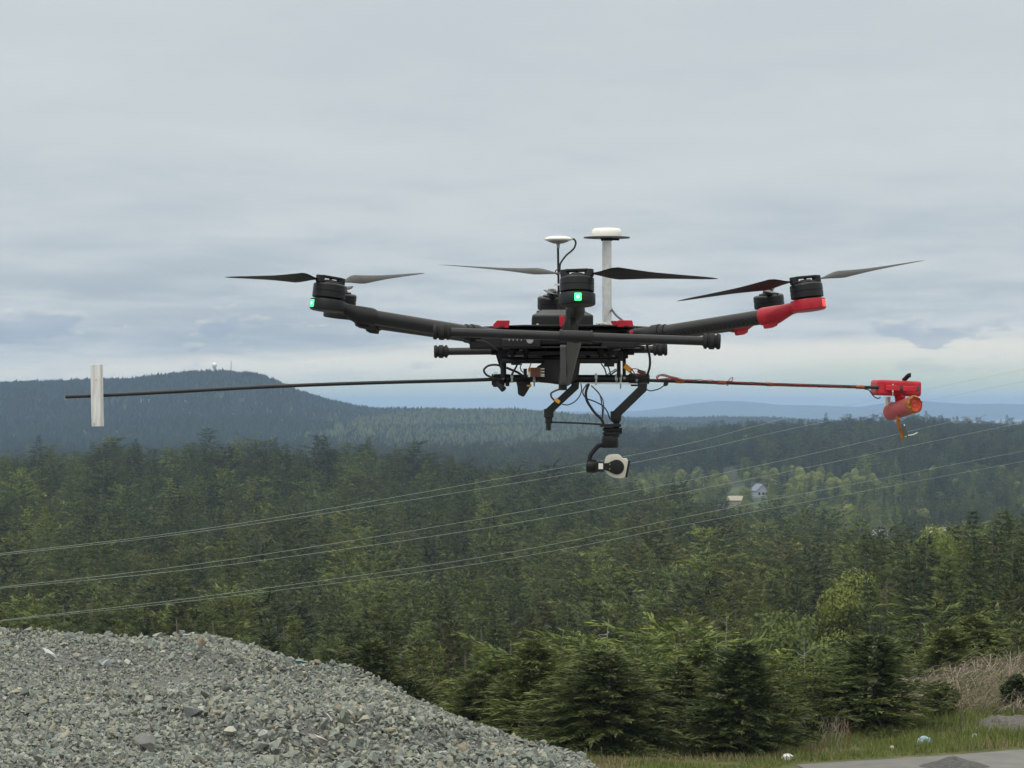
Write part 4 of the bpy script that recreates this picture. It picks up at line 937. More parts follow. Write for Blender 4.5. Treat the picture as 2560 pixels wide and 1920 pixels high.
# ------------------------------------------------------------------ power lines
LINE_MAT = plain('weathered_conductor', (.30, .36, .31), .5, .2)
LINES = [
 ('upper wire of the highest pair of power lines', [(-150, 1399), (0, 1384), (579, 1311.5), (1280, 1191), (1685, 1117), (1893, 1064), (2045, 1029), (2650, 905)]),
 ('lower wire of the highest pair of power lines', [(-150, 1402), (0, 1388), (579, 1318), (1280, 1209), (1685, 1137), (2090, 1048), (2650, 935)]),
 ('upper wire of the middle pair of power lines', [(-150, 1483), (0, 1468), (579, 1398), (1280, 1283.5), (1859, 1172), (2374, 1055), (2650, 990)]),
 ('lower wire of the middle pair of power lines', [(-150, 1486), (0, 1471), (579, 1411), (1280, 1309), (1859, 1201), (2524, 1063), (2650, 1036)]),
 ('upper wire of the lowest pair of power lines', [(-150, 1566), (0, 1551), (579, 1482), (1280, 1379.5), (1859, 1263), (2560, 1127), (2650, 1109)]),
 ('lower wire of the lowest pair of power lines', [(-150, 1568), (0, 1553), (579, 1490), (1280, 1395.5), (1859, 1284), (2560, 1153), (2650, 1136)])]
for lab, pts in LINES:
    (xa, ya), (xb, yb) = pts[0], pts[1]; pts = [(-1500, ya + (ya - yb) / (xb - xa) * (-1350) * -1 * .75)] + pts
    (xa, ya), (xb, yb) = pts[-2], pts[-1]; pts = pts + [(3300, yb + (yb - ya) / (xb - xa) * 650)]
    pp = smooth_path([W(px, py, 1 / (1 / 150 + (px + 200) / 2850 * (1 / 420 - 1 / 150))) for px, py in pts], 8)
    mb = MB(); mb.tube(pp, [.0085 + .000012 * p.y for p in pp], 6); tag(mb.build('power_line', LINE_MAT, None, pp[0]), lab, 'power line', 'power lines over the wood')

# ------------------------------------------------------------------ houses and far landmarks
ROOF_D = plain('dark_shingles', (.10, .10, .105), .85, noise=.3, nscale=2); ROOF_B = plain('blue_grey_roof', (.16, .19, .24), .8, noise=.2, nscale=2); ROOF_T = plain('tan_roof', (.30, .27, .21), .85, noise=.2, nscale=2)
WALL_W = plain('white_siding', (.50, .50, .48), .7, noise=.06, nscale=3); WALL_B = plain('beige_siding', (.30, .27, .21), .75, noise=.1, nscale=3); WALL_G = plain('grey_siding', (.34, .36, .38), .75, noise=.1, nscale=3); GLASS = plain('dark_window', (.03, .035, .04), .15)
def seen_ground(px, py, d0, d1, up):
    """distance at which the ground plus up metres shows at the pixel"""
    for d in np.arange(d0, d1, 4.0):
        p = W(px, py, d)
        if float(gz(p.x, d)[0]) + up >= p.z: return float(d)
    return float(d1)
def house(px, py, d, wd, dp, hw, hr, rot, wall, roof, label, chim=False):
    d = seen_ground(px, py, 1345, 2600, hw + hr * .5); p = W(px, py, d); x = p.x; z0 = float(gz(x, d)[0]) - .5; o = empty('house', (x, d, z0), label, 'house'); o.rotation_euler.z = R(rot)
    base = .5
    mb = MB(); mb.box((0, 0, (base + hw) / 2), (wd / 2, dp / 2, (base + hw) / 2)); mb.prism([(-wd / 2, -dp / 2, base + hw), (wd / 2, -dp / 2, base + hw), (0, -dp / 2, base + hw + hr)], (0, dp, 0)); mb.build('wall', wall, o, smooth=False)
    rb = MB(); ov = .5; k = hr / (wd / 2)
    for s in (-1, 1):
        a = Vector((s * (wd / 2 + ov), 0, base + hw - ov * k + .05)); c = Vector((0, 0, base + hw + hr + .05)); rb.prism([a + Vector((0, -dp / 2 - ov, 0)), c + Vector((0, -dp / 2 - ov, 0)), c + Vector((0, -dp / 2 - ov, .25)), a + Vector((0, -dp / 2 - ov, .25))], (0, dp + 2 * ov, 0))
    ro = rb.build('roof', roof, o, smooth=False)
    for i, wx in enumerate((-.28, .05, .3)):
        wm = MB(); wm.box((wx * wd, -dp / 2 - .02, base + hw * .55), (wd * .08, .05, hw * .2)); wm.build('window', GLASS, o, smooth=False)
    if chim: cm = MB(); cm.box((wd * .2, dp * .1, base + hw + hr * .8), (.45, .45, hr * .5)); cm.build('chimney', ROOF_D, ro, smooth=False)
house(1800, 1270, 1675, 6.0, 8, 3.2, 2.9, 30, WALL_W, ROOF_D, 'white gabled house with dark roof beside the dark firs')
house(1839, 1246, 1800, 8, 7, 2.6, 2.0, 75, WALL_B, ROOF_T, 'low beige house with tan roof above the white gabled house', True)
house(1899, 1219, 1900, 7, 8, 3.6, 3.2, 20, WALL_G, ROOF_B, 'blue grey house with steep roof highest in the valley clearing', True)
house(1829, 1118, 2250, 5, 7, 3.5, 2.2, 60, WALL_W, ROOF_B, 'small pale house alone on the wooded hillside')
house(2206, 1332, 1500, 10.0, 7, 2.4, 2.0, 80, WALL_W, ROOF_B, 'pale blue roofed house half hidden behind the right wood')
house(2342, 1328, 1500, 9.0, 8, 3.0, 2.2, 75, WALL_W, ROOF_T, 'little white house behind the right skyline firs')
def flat_hall(px, py, d, wd, h, label, wall):
    d = seen_ground(px, py, d - 500, d + 900, h * .8); p = W(px, py, d); z0 = float(gz(p.x, d)[0]) - 2; o = empty('hall', (p.x, d, z0), label, 'building'); t_ = p.z + h / 2
    mb = MB(); mb.box((0, 0, (t_ - z0) / 2), (wd / 2, 8, (t_ - z0) / 2)); mb.build('wall', wall, o, smooth=False); mb = MB(); mb.box((0, 0, t_ - z0 + .2), (wd / 2 + .4, 8.4, .2)); mb.build('roof', WALL_G, o, smooth=False)
    for i in range(3):
        mb = MB(); mb.box((wd * (-.3 + .3 * i), -8.03, t_ - z0 - h * .5), (wd * .06, .06, h * .22)); mb.build('window', GLASS, o, smooth=False)
flat_hall(1267, 1134, 2450, 9, 3.2, 'long low white building in the plain below the drone', WALL_W)
flat_hall(1335, 1080, 3300, 14, 4, 'pale flat building on the plain left of the left gimbal leg', WALL_B)
flat_hall(2030, 1064, 3300, 14, 4, 'white flat building on the ridge behind the right hill', WALL_W)
flat_hall(455, 1005, 4750, 9, 3, 'upper white building on the slope of the big blue hill', WALL_B)
flat_hall(456, 1047, 4450, 9, 3, 'lower white building on the slope of the big blue hill', WALL_B)
flat_hall(364, 1001, 4750, 11, 2, 'faint pale building left of the upper white one', WALL_G)
flat_hall(290, 1015, 4700, 8, 2, 'faintest low building by the white board on the hillside', WALL_G)
def radome():
    d = 5000; p = W(536, 913, d); z0 = float(gz(p.x, d)[0]); o = empty('radar_dome', (p.x, d, z0), 'white radar ball on the top of the far hill', 'radar dome')
    mb = MB(); mb.lathe(p, (0, 0, 1), [(-4.0 * math.cos(a), 4.0 * math.sin(a)) for a in np.linspace(.02, 3.12, 18)], 24); mb.build('dome', plain('radome_white', (.8, .8, .8), .6, noise=.03), o, (p.x, d, z0)); mb = MB(); mb.lathe((p.x, d, z0), (0, 0, 1), [(0, 2.2), (max(1, p.z - z0 - 2.5), 1.9)], 16); mb.build('tower', WALL_G, o, (p.x, d, z0))
    a = W(578, 902, d); z1 = float(gz(a.x, d)[0]); m2 = empty('radio_mast', (a.x, d, z1), 'thin radio mast right of the radar ball', 'mast')
    mb = MB(); mb.tube([(a.x, d, z1 - 1), (a.x, d, a.z)], [.55, .3], 6); mb.build('pole', ROOF_D, m2, (a.x, d, z1)); mb = MB(); 
    for k in range(3): mb.box((a.x, d, a.z - 3 - 3.5 * k), (.9, .9, .25))
    mb.build('antenna', ROOF_D, m2, (a.x, d, z1), smooth=False)
radome()
def cutbank():
    V = []; Fq = []; pts = [(1872, 1304), (1900, 1302), (1940, 1299), (1985, 1303), (2035, 1307)]
    mb = MB(); d = seen_ground(1950, 1303, 1345, 2200, 1.0)
    top = [W(px, py - 6, d) for px, py in pts]; bot = [W(px, py + 12, d - 8) for px, py in pts]
    n = len(pts); mb._add(top + bot + [p + Vector((0, 9, -.5)) for p in top], [(i, i + 1, n + i + 1, n + i) for i in range(n - 1)] + [(i + 1, i, 2 * n + i, 2 * n + i + 1) for i in range(n - 1)])
    tag(mb.build('cut_bank', plain('bare_earth', (.34, .29, .24), .95, noise=.35, nscale=.4), None, top[0], smooth=False), 'strip of bare pale earth in the valley clearing', 'earth bank', kind='structure')
cutbank()

# ------------------------------------------------------------------ hexacopter
X3, Y3, Z3 = Vector((1, 0, 0)), Vector((0, 1, 0)), Vector((0, 0, 1))
CEN = Vector((0.107, 7.0, 60.137)); ORG = Vector((0.107, 7.0, 60.05))
drone = empty('hexacopter_drone', ORG, 'black six rotor drone hovering with a long boom and hanging camera', 'drone')
def part(mb, name, mat, parent=drone, **k): return mb.build(name, mat, parent, ORG, **k)
def cable(pts, r, mat='cable', name='cable', parent=drone, y=None, label=None):
    mb = MB(); P = [W(p[0], p[1], (p[2] if len(p) > 2 else y)) for p in pts]
    mb.tube(smooth_path(P, 7), r, 8); return part(mb, name, M[mat], parent, label=label)
# central frame
fz = lambda py, d: W(0, py, d).z
frame = MB()
hexa = lambda r, z, rot=0, sx=1: [Vector((CEN.x + sx * r * math.cos(R(60 * k + rot)), CEN.y + r * math.sin(R(60 * k + rot)), z)) for k in range(6)]
frame.prism(hexa(.150, fz(869, 7)), (0, 0, fz(822, 7) - fz(869, 7)))
bf = part(frame, 'centre_frame', M['dark'], bevel=.006)
mb = MB(); mb.prism(hexa(.172, fz(820.5, 7), 0), (0, 0, .0035)); part(mb, 'top_plate', M['carbon'], bevel=.001)
mb = MB(); mb.prism(hexa(.165, fz(873, 7), 0), (0, 0, .003)); part(mb, 'bottom_plate', M['carbon'], bevel=.001)
# thin light edges of the plates' screws
mb = MB()
for r_, z_ in ((.160, fz(820.5, 7) + .0035), ):
    for k in range(12):
        a = R(30 * k + 8); mb.lathe(Vector((CEN.x + r_ * math.cos(a) * .93, CEN.y + r_ * math.sin(a) * .93, z_)), Z3, [(0, .0032), (.0022, .0030), (.0028, .001)], 10)
part(mb, 'plate_screw', M['alu'])
# hood with chamfered top
x0, x1 = W(1330, 800, 6.9).x, W(1482, 800, 6.9).x; zb, zm, zt = fz(820, 6.9), fz(789.5, 6.9), fz(777.5, 7.0)
hood = MB(); y0, y1 = 6.86, 7.07; i_ = .016
vs = [(x0, y0, zb), (x1, y0, zb), (x1, y1, zb), (x0, y1, zb), (x0, y0, zm), (x1, y0, zm), (x1, y1, zm), (x0, y1, zm), (x0 + i_ * 1.3, y0 + .05, zt), (x1 - i_ * 1.3, y0 + .05, zt), (x1 - i_ * 1.3, y1 - .05, zt), (x0 + i_ * 1.3, y1 - .05, zt)]
hood._add(vs, [(3, 2, 1, 0), (0, 1, 5, 4), (1, 2, 6, 5), (2, 3, 7, 6), (3, 0, 4, 7), (4, 5, 9, 8), (5, 6, 10, 9), (6, 7, 11, 10), (7, 4, 8, 11), (8, 9, 10, 11)])
hd = part(hood, 'hood', M['black'], bevel=.0025)
mb = MB(); mb.box(((W(1452, 812, 6.86)).x, y0 - .001, zb + .010), (.007, .002, .005)); part(mb, 'hood_port', M['dark'], hd)
mb = MB(); mb.box((W(1405, 808, 6.85).x, 6.848, zb + .012), (.005, .006, .011)); part(mb, 'hood_latch', M['red'], hd, bevel=.001)
# battery pack ends left and right below the plate
for nm, pa, pb, pc, pd, yy, hy in [('battery', 1175, 1260, 843, 874, 6.95, .07), ('battery', 1255, 1352, 846, 871, 6.86, .045), ('battery', 1500, 1588, 842, 872, 6.92, .06)]:
    a = W(pa, pc, yy); b = W(pb, pd, yy); mb = MB(); mb.box(((a.x + b.x) / 2, yy, (a.z + b.z) / 2), ((b.x - a.x) / 2, hy, (a.z - b.z) / 2)); bo_ = part(mb, nm, M['black'], bevel=.004)
    if pa == 1255:
        for k in range(4):
            c = W(1273 + 10 * k, 849, yy - hy); mb = MB(); mb.box((c.x, yy - hy - .0004, c.z), (.0008, .0008, .0028)); part(mb, 'charge_mark', M['grey'], bo_)
        c = W(1325, 850, yy - hy); mb = MB(); mb.lathe((c.x, yy - hy + .0005, c.z), (0, -1, 0), [(0, .0072), (.002, .007), (.0021, .0052), (.0012, .005)], 20); part(mb, 'power_button', M['grey'], bo_)
# lower deck: rails, beam with slots, stand-offs
for px0, px1, py, yy, r_ in [(1256, 1545, 901, 6.90, .0062), (1256, 1545, 899, 7.10, .0062)]:
    mb = MB(); mb.tube([W(px0, py, yy), W(px1, py, yy)], r_, 14); part(mb, 'rail', M['carbon'])
mb = MB(); a = W(1268, 876, 6.98); b = W(1542, 893, 6.98); mb.box(((a.x + b.x) / 2, 7.0, (a.z + b.z) / 2), ((b.x - a.x) / 2, .10, .0045)); lower = part(mb, 'lower_deck', M['carbon'], bevel=.001)
for px, yy in [(1281, 6.9), (1315, 6.9), (1362, 6.92), (1470, 6.92), (1502, 6.9), (1524, 6.9), (1290, 7.1), (1350, 7.08), (1455, 7.1), (1515, 7.09)]:
    c = W(px, 884, yy); mb = MB(); mb.lathe((c.x, yy, fz(903, yy)), Z3, [(0, .007), (.004, .007), (.006, .0045), (.014, .0045), (.016, .007), (.026, .007)], 12); part(mb, 'damper', M['rubber'], lower)
mb = MB(); a = W(1300, 872, 6.97); b = W(1530, 895, 6.97); mb.box(((a.x + b.x) / 2, 7.02, (a.z + b.z) / 2), ((b.x - a.x) / 2 * .94, .075, (a.z - b.z) / 2 * .80)); part(mb, 'power_unit', M['dark'], bevel=.003)
for nm, px0, px1, py0, py1, yy in [('post', 1251, 1266, 886, 944, 6.92), ('post', 1542, 1552, 890, 944, 6.92), ('post', 1556, 1565, 884, 944, 7.02)]:
    a = W(px0, py0, yy); b = W(px1, py1, yy); mb = MB(); mb.tube([((a.x + b.x) / 2, yy, a.z), ((a.x + b.x) / 2, yy, b.z)], (b.x - a.x) / 2, 14); mb.box(((a.x + b.x) / 2, yy, a.z), ((b.x - a.x) / 2 + .004, .014, .010)); part(mb, nm, M['black'], bevel=.0012)
mb = MB(); mb.prism([W(1239, 886, 6.96), W(1256, 886, 6.96), W(1264, 944, 6.96), W(1249, 918, 6.96)], (0, .012, 0)); part(mb, 'gusset', M['black'], bevel=.001)
# lower cross tube carrying the booms
mb = MB(); mb.tube([W(1236, 946, 6.94), W(1624, 947, 6.94)], .0078, 16); ct = part(mb, 'cross_tube', M['carbon'])
for px0, px1, py, r_ in [(1229, 1262, 949, .0115), (1572, 1623, 947, .0108), (1262, 1275, 947, .0095)]:
    mb = MB(); a, b = W(px0, py, 6.94), W(px1, py, 6.94); mb.tube([a, b], r_, 18); mb.box((a + b) / 2 + Vector((0, 0, -.010)), ((b.x - a.x) / 2 * .8, .010, .005)); cl = part(mb, 'tube_clamp', M['black'], ct, bevel=.0015)
mb = MB()
for px, py in [(1258, 946), (1592, 951), (1561, 945)]: mb.lathe(W(px, py, 6.926), (0, -1, 0), [(0, .003), (.003, .0028), (.0035, .001)], 10)
part(mb, 'clamp_screw', M['grey'], ct)
# aluminium strip under the cross tube
mb = MB(); a, b = W(1436, 957, 6.93), W(1618, 960.5, 6.93); mb.box((a + b) / 2, ((b - a).length / 2, .016, .0012), ((b - a).normalized(), Y3, (b - a).normalized().cross(Y3))); part(mb, 'mount_strip', M['alu'])
# dark curved belly under the frame where the legs fold
mb = MB(); mb.prism([W(1338, 940, 6.88), W(1340, 918, 6.88), W(1356, 908, 6.88), W(1358, 896, 6.88), W(1452, 896, 6.88), W(1447, 938, 6.88), W(1436, 955, 6.88), W(1415, 968, 6.88), W(1401, 961, 6.88), W(1372, 957, 6.88), W(1345, 955, 6.88)], (0, .11, 0)); part(mb, 'belly_housing', M['dark'], bevel=.006, seg=3)
# arms, motors, propellers
def arm_pt(r, dx, dy): return Vector((CEN.x + dx * r, CEN.y + dy * r, CEN.z + (r - .12) * .13))
def blade(hub, tip, up, mat, parent, flip=1, chord=.040):
    ax = (tip - hub); L = ax.length; ax.normalize(); mb = MB(); n = 22; st = []
    side0 = ax.cross(up).normalized() * flip; up0 = side0.cross(ax).normalized() * flip
    prof = [(0.0, .011), (.05, .012), (.10, .022), (.17, .036), (.24, .040), (.34, .036), (.5, .029), (.7, .022), (.88, .016), (.96, .011), (1.0, .003)]
    vs = []; fs = []; m = 10
    for i in range(n):
        s = i / (n - 1); c = np.interp(s, [p[0] for p in prof], [p[1] for p in prof]) * chord / .040
        tw = R(np.interp(s, [0, .12, .22, .5, 1], [4, 20, 27, 16, 8])); p = hub + ax * L * s
        sv = side0 * math.cos(tw) + up0 * math.sin(tw); uv = up0 * math.cos(tw) - side0 * math.sin(tw)
        th = c * np.interp(s, [0, .1, .3, 1], [.28, .14, .09, .07])
        for j in range(m):
            a = 2 * math.pi * j / m; u_ = math.cos(a); v_ = math.sin(a)
            camb = .05 * c * (1 - u_ * u_)
            vs.append(p + sv * (u_ * .5 * c + .10 * c * min(1, s * 6)) + uv * (v_ * .5 * th + camb))
    for i in range(n - 1):
        for j in range(m): fs.append((i * m + j, i * m + (j + 1) % m, (i + 1) * m + (j + 1) % m, (i + 1) * m + j))
    fs += [tuple(range(m - 1, -1, -1)), tuple((n - 1) * m + j for j in range(m))]
    mb._add(vs, fs); return part(mb, 'blade', mat, parent, ang=60)
BL = plain('propeller_plastic', (0.011, 0.0115, 0.014), 0.45)
def rotor(mpx, d, tips, red=False, led=None, flip=1, arm_lab=None, mount_y=None):
    mx = (mpx - 1280) / FPX * d; dx, dy = mx - CEN.x, d - CEN.y; rm = math.hypot(dx, dy); dx /= rm; dy /= rm
    er = (arm_pt(1, dx, dy) - arm_pt(0, dx, dy)).normalized(); tv = er.cross(Z3).normalized(); n = tv.cross(er).normalized()
    if n.z < 0: n = -n
    O = arm_pt(rm, dx, dy)
    mb = MB(); mb.tube([arm_pt(.17, dx, dy), arm_pt(rm - .075, dx, dy)], .0148, 24); arm = part(mb, 'arm', M['carbon'])
    mb = MB(); a = arm_pt(.12, dx, dy); mb.tube([a, arm_pt(.235, dx, dy)], .0168, 24); mb.tube([arm_pt(.205, dx, dy), arm_pt(.222, dx, dy)], .0188, 24); part(mb, 'arm_collar', M['black'], arm)
    mm = M['red'] if red else M['black']
    # mount: sleeve on the tube, necked down to the round motor seat
    mb = MB(); pts = []; rs = []
    mb.tube([arm_pt(rm - .105, dx, dy), arm_pt(rm - .098, dx, dy), arm_pt(rm - .070, dx, dy), arm_pt(rm - .056, dx, dy) + n * .003, arm_pt(rm - .038, dx, dy) + n * .007, arm_pt(rm - .02, dx, dy) + n * .009], [.0165, .0182, .0182, .0150, .0118, .0118], 24)
    c = arm_pt(rm - .083, dx, dy); mb.prism([c - er * .016 - n * .012, c + er * .018 - n * .010, c + er * .012 - n * .0215, c + er * .002 - n * .0245, c - er * .013 - n * .0245], tv * .010)
    mb.lathe(O, n, [(-.003, .024), (-.0026, .031), (-.0012, .0338), (.0008, .0345), (.0175, .0345), (.0190, .0338), (.0194, .032), (.0193, .02)], 40)
    part(mb, 'motor_mount', mm, arm, ang=30, label='red motor mount' if red else None)
    mb = MB(); mb.lathe(O, n, [(.018, .0255), (.0222, .0265), (.0225, .0255), (.0228, .0310), (.0236, .0322), (.0345, .0324), (.035, .0316), (.0362, .0316), (.0367, .0324), (.0475, .0322), (.0495, .0312), (.051, .0285), (.0518, .012)], 44)
    mo = part(mb, 'motor', M['motor'], arm, ang=25)
    # propeller: two bosses, twin bars and blades
    P = O + n * .0575; t1 = tips[0]; ax = ((W(*t1) - W(*tips[1]))).normalized(); ax = (ax - n * ax.dot(n)).normalized(); q = n.cross(ax)
    mb = MB(); mb.lathe(O + n * .0505, n, [(0, .020), (.004, .020), (.0045, .012), (.008, .0115)], 24)
    for s in (-1, 1):
        mb.tube([P + ax * .023 * s - n * .006, P + ax * .023 * s + n * .008], .0088, 16); mb.box(P + q * .006 * s + n * .0065, (.022, .0028, .0022), (ax, q, n)); mb.box(P + q * .006 * s - n * .003, (.022, .0032, .002), (ax, q, n))
    mb.lathe(P - n * .005, n, [(0, .003), (.013, .003)], 10)
    hub = part(mb, 'propeller', M['motor'], bevel=.0012)
    mb = MB(); mb.lathe(P - n * .001, n, [(0, .0026), (.005, .0024)], 8); part(mb, 'hub_screw', M['alu'], hub)
    for s, t_ in ((1, tips[0]), (-1, tips[1])): blade(P + ax * .022 * s, W(*t_), n, BL, hub, flip)
    if led:
        ld = er.copy()
        b0 = O + ld * .0338 + n * .0085
        mb = MB(); mb.box(b0, (.0018, .0066, .0075), (ld, tv, n)); lo = part(mb, 'status_light', M['green_led' if led == 'green' else 'red_led'], arm, bevel=.0016)
        if led == 'green': mb = MB(); mb.lathe(b0 + ld * .0016, ld, [(0, .0034), (.0006, .0028), (.0009, .001)], 14); part(mb, 'lamp_core', M['green_core'], arm)
    return O, n
rotor(1443, 6.434, [(1795, 697, 6.40), (1097, 662, 6.50)], led='green', flip=1)
rotor(1380, 7.566, [(1386, 735, 7.31), (1374, 754, 7.82)], flip=1)
rotor(817.6, 6.72, [(562, 693, 6.62), (1062, 683, 6.86)], led='green', flip=-1)
rotor(848, 7.28, [(838, 704, 7.03), (862, 725, 7.53)], flip=1)
rotor(2022, 6.72, [(2312, 651, 6.79), (1692, 753, 6.66)], red=True, led='red', flip=-1)
rotor(1927, 7.28, [(1945, 733, 7.03), (1903, 749, 7.53)], red=True, flip=1)
# landing gear folded up: T legs front and back
def gear(y, px0, px1, ya, yb, leg_to, joint_px):
    a, b = W(px0, ya, y), W(px1, yb, y); u = (b - a).normalized(); L = (b - a).length
    mb = MB(); mb.tube([a + u * .02, b - u * .02], .0083, 20); sk = None
    jc = a.lerp(b, (joint_px - px0) / (px1 - px0))
    lm = MB(); lm.tube([jc, jc.lerp(leg_to, .3), leg_to], [.0125, .0130, .0135], 20); leg = part(lm, 'landing_leg', M['carbon'])
    part(mb, 'skid_tube', M['carbon'], leg)
    mb = MB(); mb.tube([jc - u * .030, jc + u * .030], .0112, 20); mb.tube([jc - u * .030, jc - u * .026], .0122, 20); mb.tube([jc + u * .026, jc + u * .030], .0122, 20); part(mb, 'skid_joint', M['black'], leg, bevel=.0008)
    for e, s in ((a, 1), (b, -1)):
        mb = MB(); mb.lathe(e, u * s, [(0, .0125), (.002, .0145), (.006, .0148), (.008, .0118), (.010, .0120), (.012, .0150), (.020, .0150), (.022, .0120), (.024, .0120), (.0255, .0146), (.030, .0142), (.031, .0105), (.033, .009)], 28); part(mb, 'rubber_foot', M['rubber'], leg, ang=25)
    return leg
lg = gear(6.27, 1083, 1801, 829, 854, W(1412, 950, 6.82), 1440)
gear(7.73, 1085, 1668, 879, 873, W(1405, 905, 7.20), 1400)
mb = MB(); a, b = W(1408, 866, 6.40), W(1408, 968, 6.74); mb.box((a + b) / 2, ((.0058), (b - a).length / 2, .003), (X3, (b - a).normalized(), X3.cross((b - a).normalized()))); part(mb, 'retract_rod', M['strut'], lg, bevel=.001)
mb = MB(); mb.box(W(1407, 968, 6.72), (.008, .012, .006)); part(mb, 'rod_end', M['black'], lg, bevel=.001)
# red clips and small red button
def clip(px0, px1, py0, py1, yy, left):
    a, b = W(px0, py0, yy), W(px1, py1, yy); z0, z1 = b.z, a.z; x0, x1 = a.x, b.x; h = z1 - z0; w_ = x1 - x0
    pr = [(0, 0), (1, 0), (.98, .22), (1.0, .5), (1.04, .92), (1.02, 1), (.25, 1), (.10, .62), (.04, .55)] if left else [(0, 0), (1.0, 0), (1.0, .35), (.96, .9), (.90, 1), (.06, 1), (0, .9)]
    mb = MB(); mb.prism([(x0 + u * w_, yy, z0 + v * h) for u, v in pr], (0, .022, 0)); o = part(mb, 'arm_lock', M['red'], bevel=.0015)
    mb = MB(); mb.box((x0 + w_ * .55, yy - .0002, z0 + h * .14), (w_ * .14, .001, h * .08)); part(mb, 'lock_slot', M['dark'], o)
clip(1232, 1273, 801, 820, 6.88, True); clip(1543, 1583, 800.5, 818, 6.88, False)
mb = MB(); c = W(1578, 831, 6.84); mb.lathe(c, (0, -1, 0), [(0, .004), (.004, .0036), (.005, .002)], 14); part(mb, 'red_button', M['red'])
mb = MB(); a = W(1535, 812, 6.98); mb.box(a, (.006, .01, .008)); part(mb, 'arm_lock', M['red'], bevel=.001)
# small satellite antenna on a thin rod
gy = 7.06
mb = MB(); c = W(1395.5, 606, gy); mb.lathe(c, Z3, [(-.001, .006), (.0, .014), (.003, .022), (.0045, .0275), (.0065, .0285), (.0085, .0278), (.011, .023), (.0128, .014), (.0134, .002)], 40); ga = part(mb, 'satellite_antenna', M['white'], ang=60)
mb = MB(); mb.lathe(c + Z3 * -.0012, Z3, [(-.001, .010), (.0004, .014), (.0036, .0222)], 36); part(mb, 'underside', M['grey'], ga)
mb = MB(); mb.tube([W(1395.5, 607.5, gy), W(1395.5, 612, gy)], .0042, 12); mb.tube([W(1395.5, 612, gy), W(1395.5, 620, gy)], .0036, 6); part(mb, 'antenna_nut', M['grey'], ga)
mb = MB(); mb.tube([W(1395, 620, gy), W(1398, 822, gy)], .0024, 10); part(mb, 'antenna_rod', M['black'], ga)
cable([(1431, 597), (1436, 599), (1439.5, 607), (1436, 619), (1428, 628), (1417, 637), (1408, 648), (1401, 659), (1399.5, 670), (1401, 680), (1404, 690)], .0019, 'cable', 'antenna_cable', ga, gy - .01)
cable([(1397, 672), (1390, 676), (1388, 682), (1392, 686), (1398, 688)], .0012, 'cable', 'cable_tie', ga, gy - .01)
mb = MB(); a = W(1394, 711.5, gy - .004); mb.box(a, (.007, .004, .0018)); part(mb, 'white_tie', M['tie'], ga)
# survey antenna: dome on a ground disc on an aluminium mast
sy = 7.10
c = W(1517, 594, sy); mb = MB(); mb.lathe(c, Z3, [(.001, .0312), (.002, .0315), (.010, .0312), (.0155, .0300), (.0185, .0270), (.0195, .020), (.0196, .002)], 44); sa = part(mb, 'survey_antenna', M['white'], ang=60)
mb = MB(); mb.lathe(c, Z3, [(-.0018, .030), (-.0012, .0475), (.0, .0482), (.0012, .0478)], 52); part(mb, 'ground_disc', M['strut'], sa)
mb = MB(); mb.lathe(c, Z3, [(-.0068, .0100), (-.0065, .0120), (-.0025, .0130), (-.0018, .014)], 28); mb.prism([c + Vector((.006, -.006, -.006)), c + Vector((.026, -.004, -.0062)), c + Vector((.024, .004, -.0035)), c + Vector((.006, .006, -.003))], (0, 0, .0022)); part(mb, 'disc_boss', M['dark'], sa)
mb = MB(); mb.tube([W(1517, 598.5, sy), W(1517.5, 820, sy)], .0098, 28); part(mb, 'mast', M['alu'], sa)
mb = MB(); c2 = W(1517.5, 812.5, sy); mb.lathe(c2 - Z3 * .0042, Z3, [(0, .0148), (.0005, .0155), (.0078, .0155), (.0084, .0148)], 32); mb.box(c2 + Vector((-.016, -.004, 0)), (.007, .004, .0040)); mb.box(c2 + Vector((.018, -.004, 0)), (.006, .004, .0040)); part(mb, 'mast_clamp', M['alu'], sa, bevel=.0008)
mb = MB(); mb.lathe(c2 + Vector((-.0165, -.0078, 0)), (0, -1, 0), [(0, .0026), (.002, .0024), (.0022, .001)], 10); part(mb, 'clamp_bolt', M['copper'], sa)
cable([(1527, 770, sy + .01), (1531, 776, sy), (1541, 789, 7.03), (1556, 801, 6.95), (1560, 806, 6.92)], .0023)
# booms
BY = 6.94
mb = MB(); pl = [(164, 992), (256, 988.3), (420, 980), (686, 966), (930, 957), (1174, 950.5), (1240, 948)]; mb.tube(smooth_path([W(x, y, BY) for x, y in pl], 6), .0037, 14); boom = part(mb, 'boom', M['carbon'])
mb = MB(); c = W(243, 988.5, BY - .013); ax = (X3 * .9996 + Z3 * .028).normalized(); az = Vector((-.028, 0, 1)).normalized(); rot = R(-14)
u = Vector((math.cos(rot), math.sin(rot), .02)).normalized(); v = Vector((-math.sin(rot), math.cos(rot), 0)); 
mb.box(c, (.0102, .009, .0628), (u, v, Vector((-.022, 0, 1)).normalized())); bd = part(mb, 'balance_board', M['board'], boom, bevel=.0008)
mb = MB(); pr = [(1623, 951), (1781, 956), (1962, 962), (2100, 966), (2215, 969.5)]; mb.tube(smooth_path([W(x, y, BY) for x, y in pr], 6), .0034, 14); boom2 = part(mb, 'boom', M['carbon'])
for x0_, x1_ in [(1689, 1711), (1793, 1816), (1916, 1930), (2140, 2161)]:
    y0_, y1_ = [np.interp(x, [p[0] for p in pr], [p[1] for p in pr]) for x in (x0_, x1_)]; mb = MB(); P = smooth_path([W(x0_, y0_, BY), W((x0_ + x1_) / 2, (y0_ + y1_) / 2, BY), W(x1_, y1_, BY)], 4)
    mb.tube(P, [.0041 + .0004 * math.sin(i * 1.7) for i in range(len(P))], 12); part(mb, 'orange_tape', M['orange'], boom2)
g = random.Random(4)
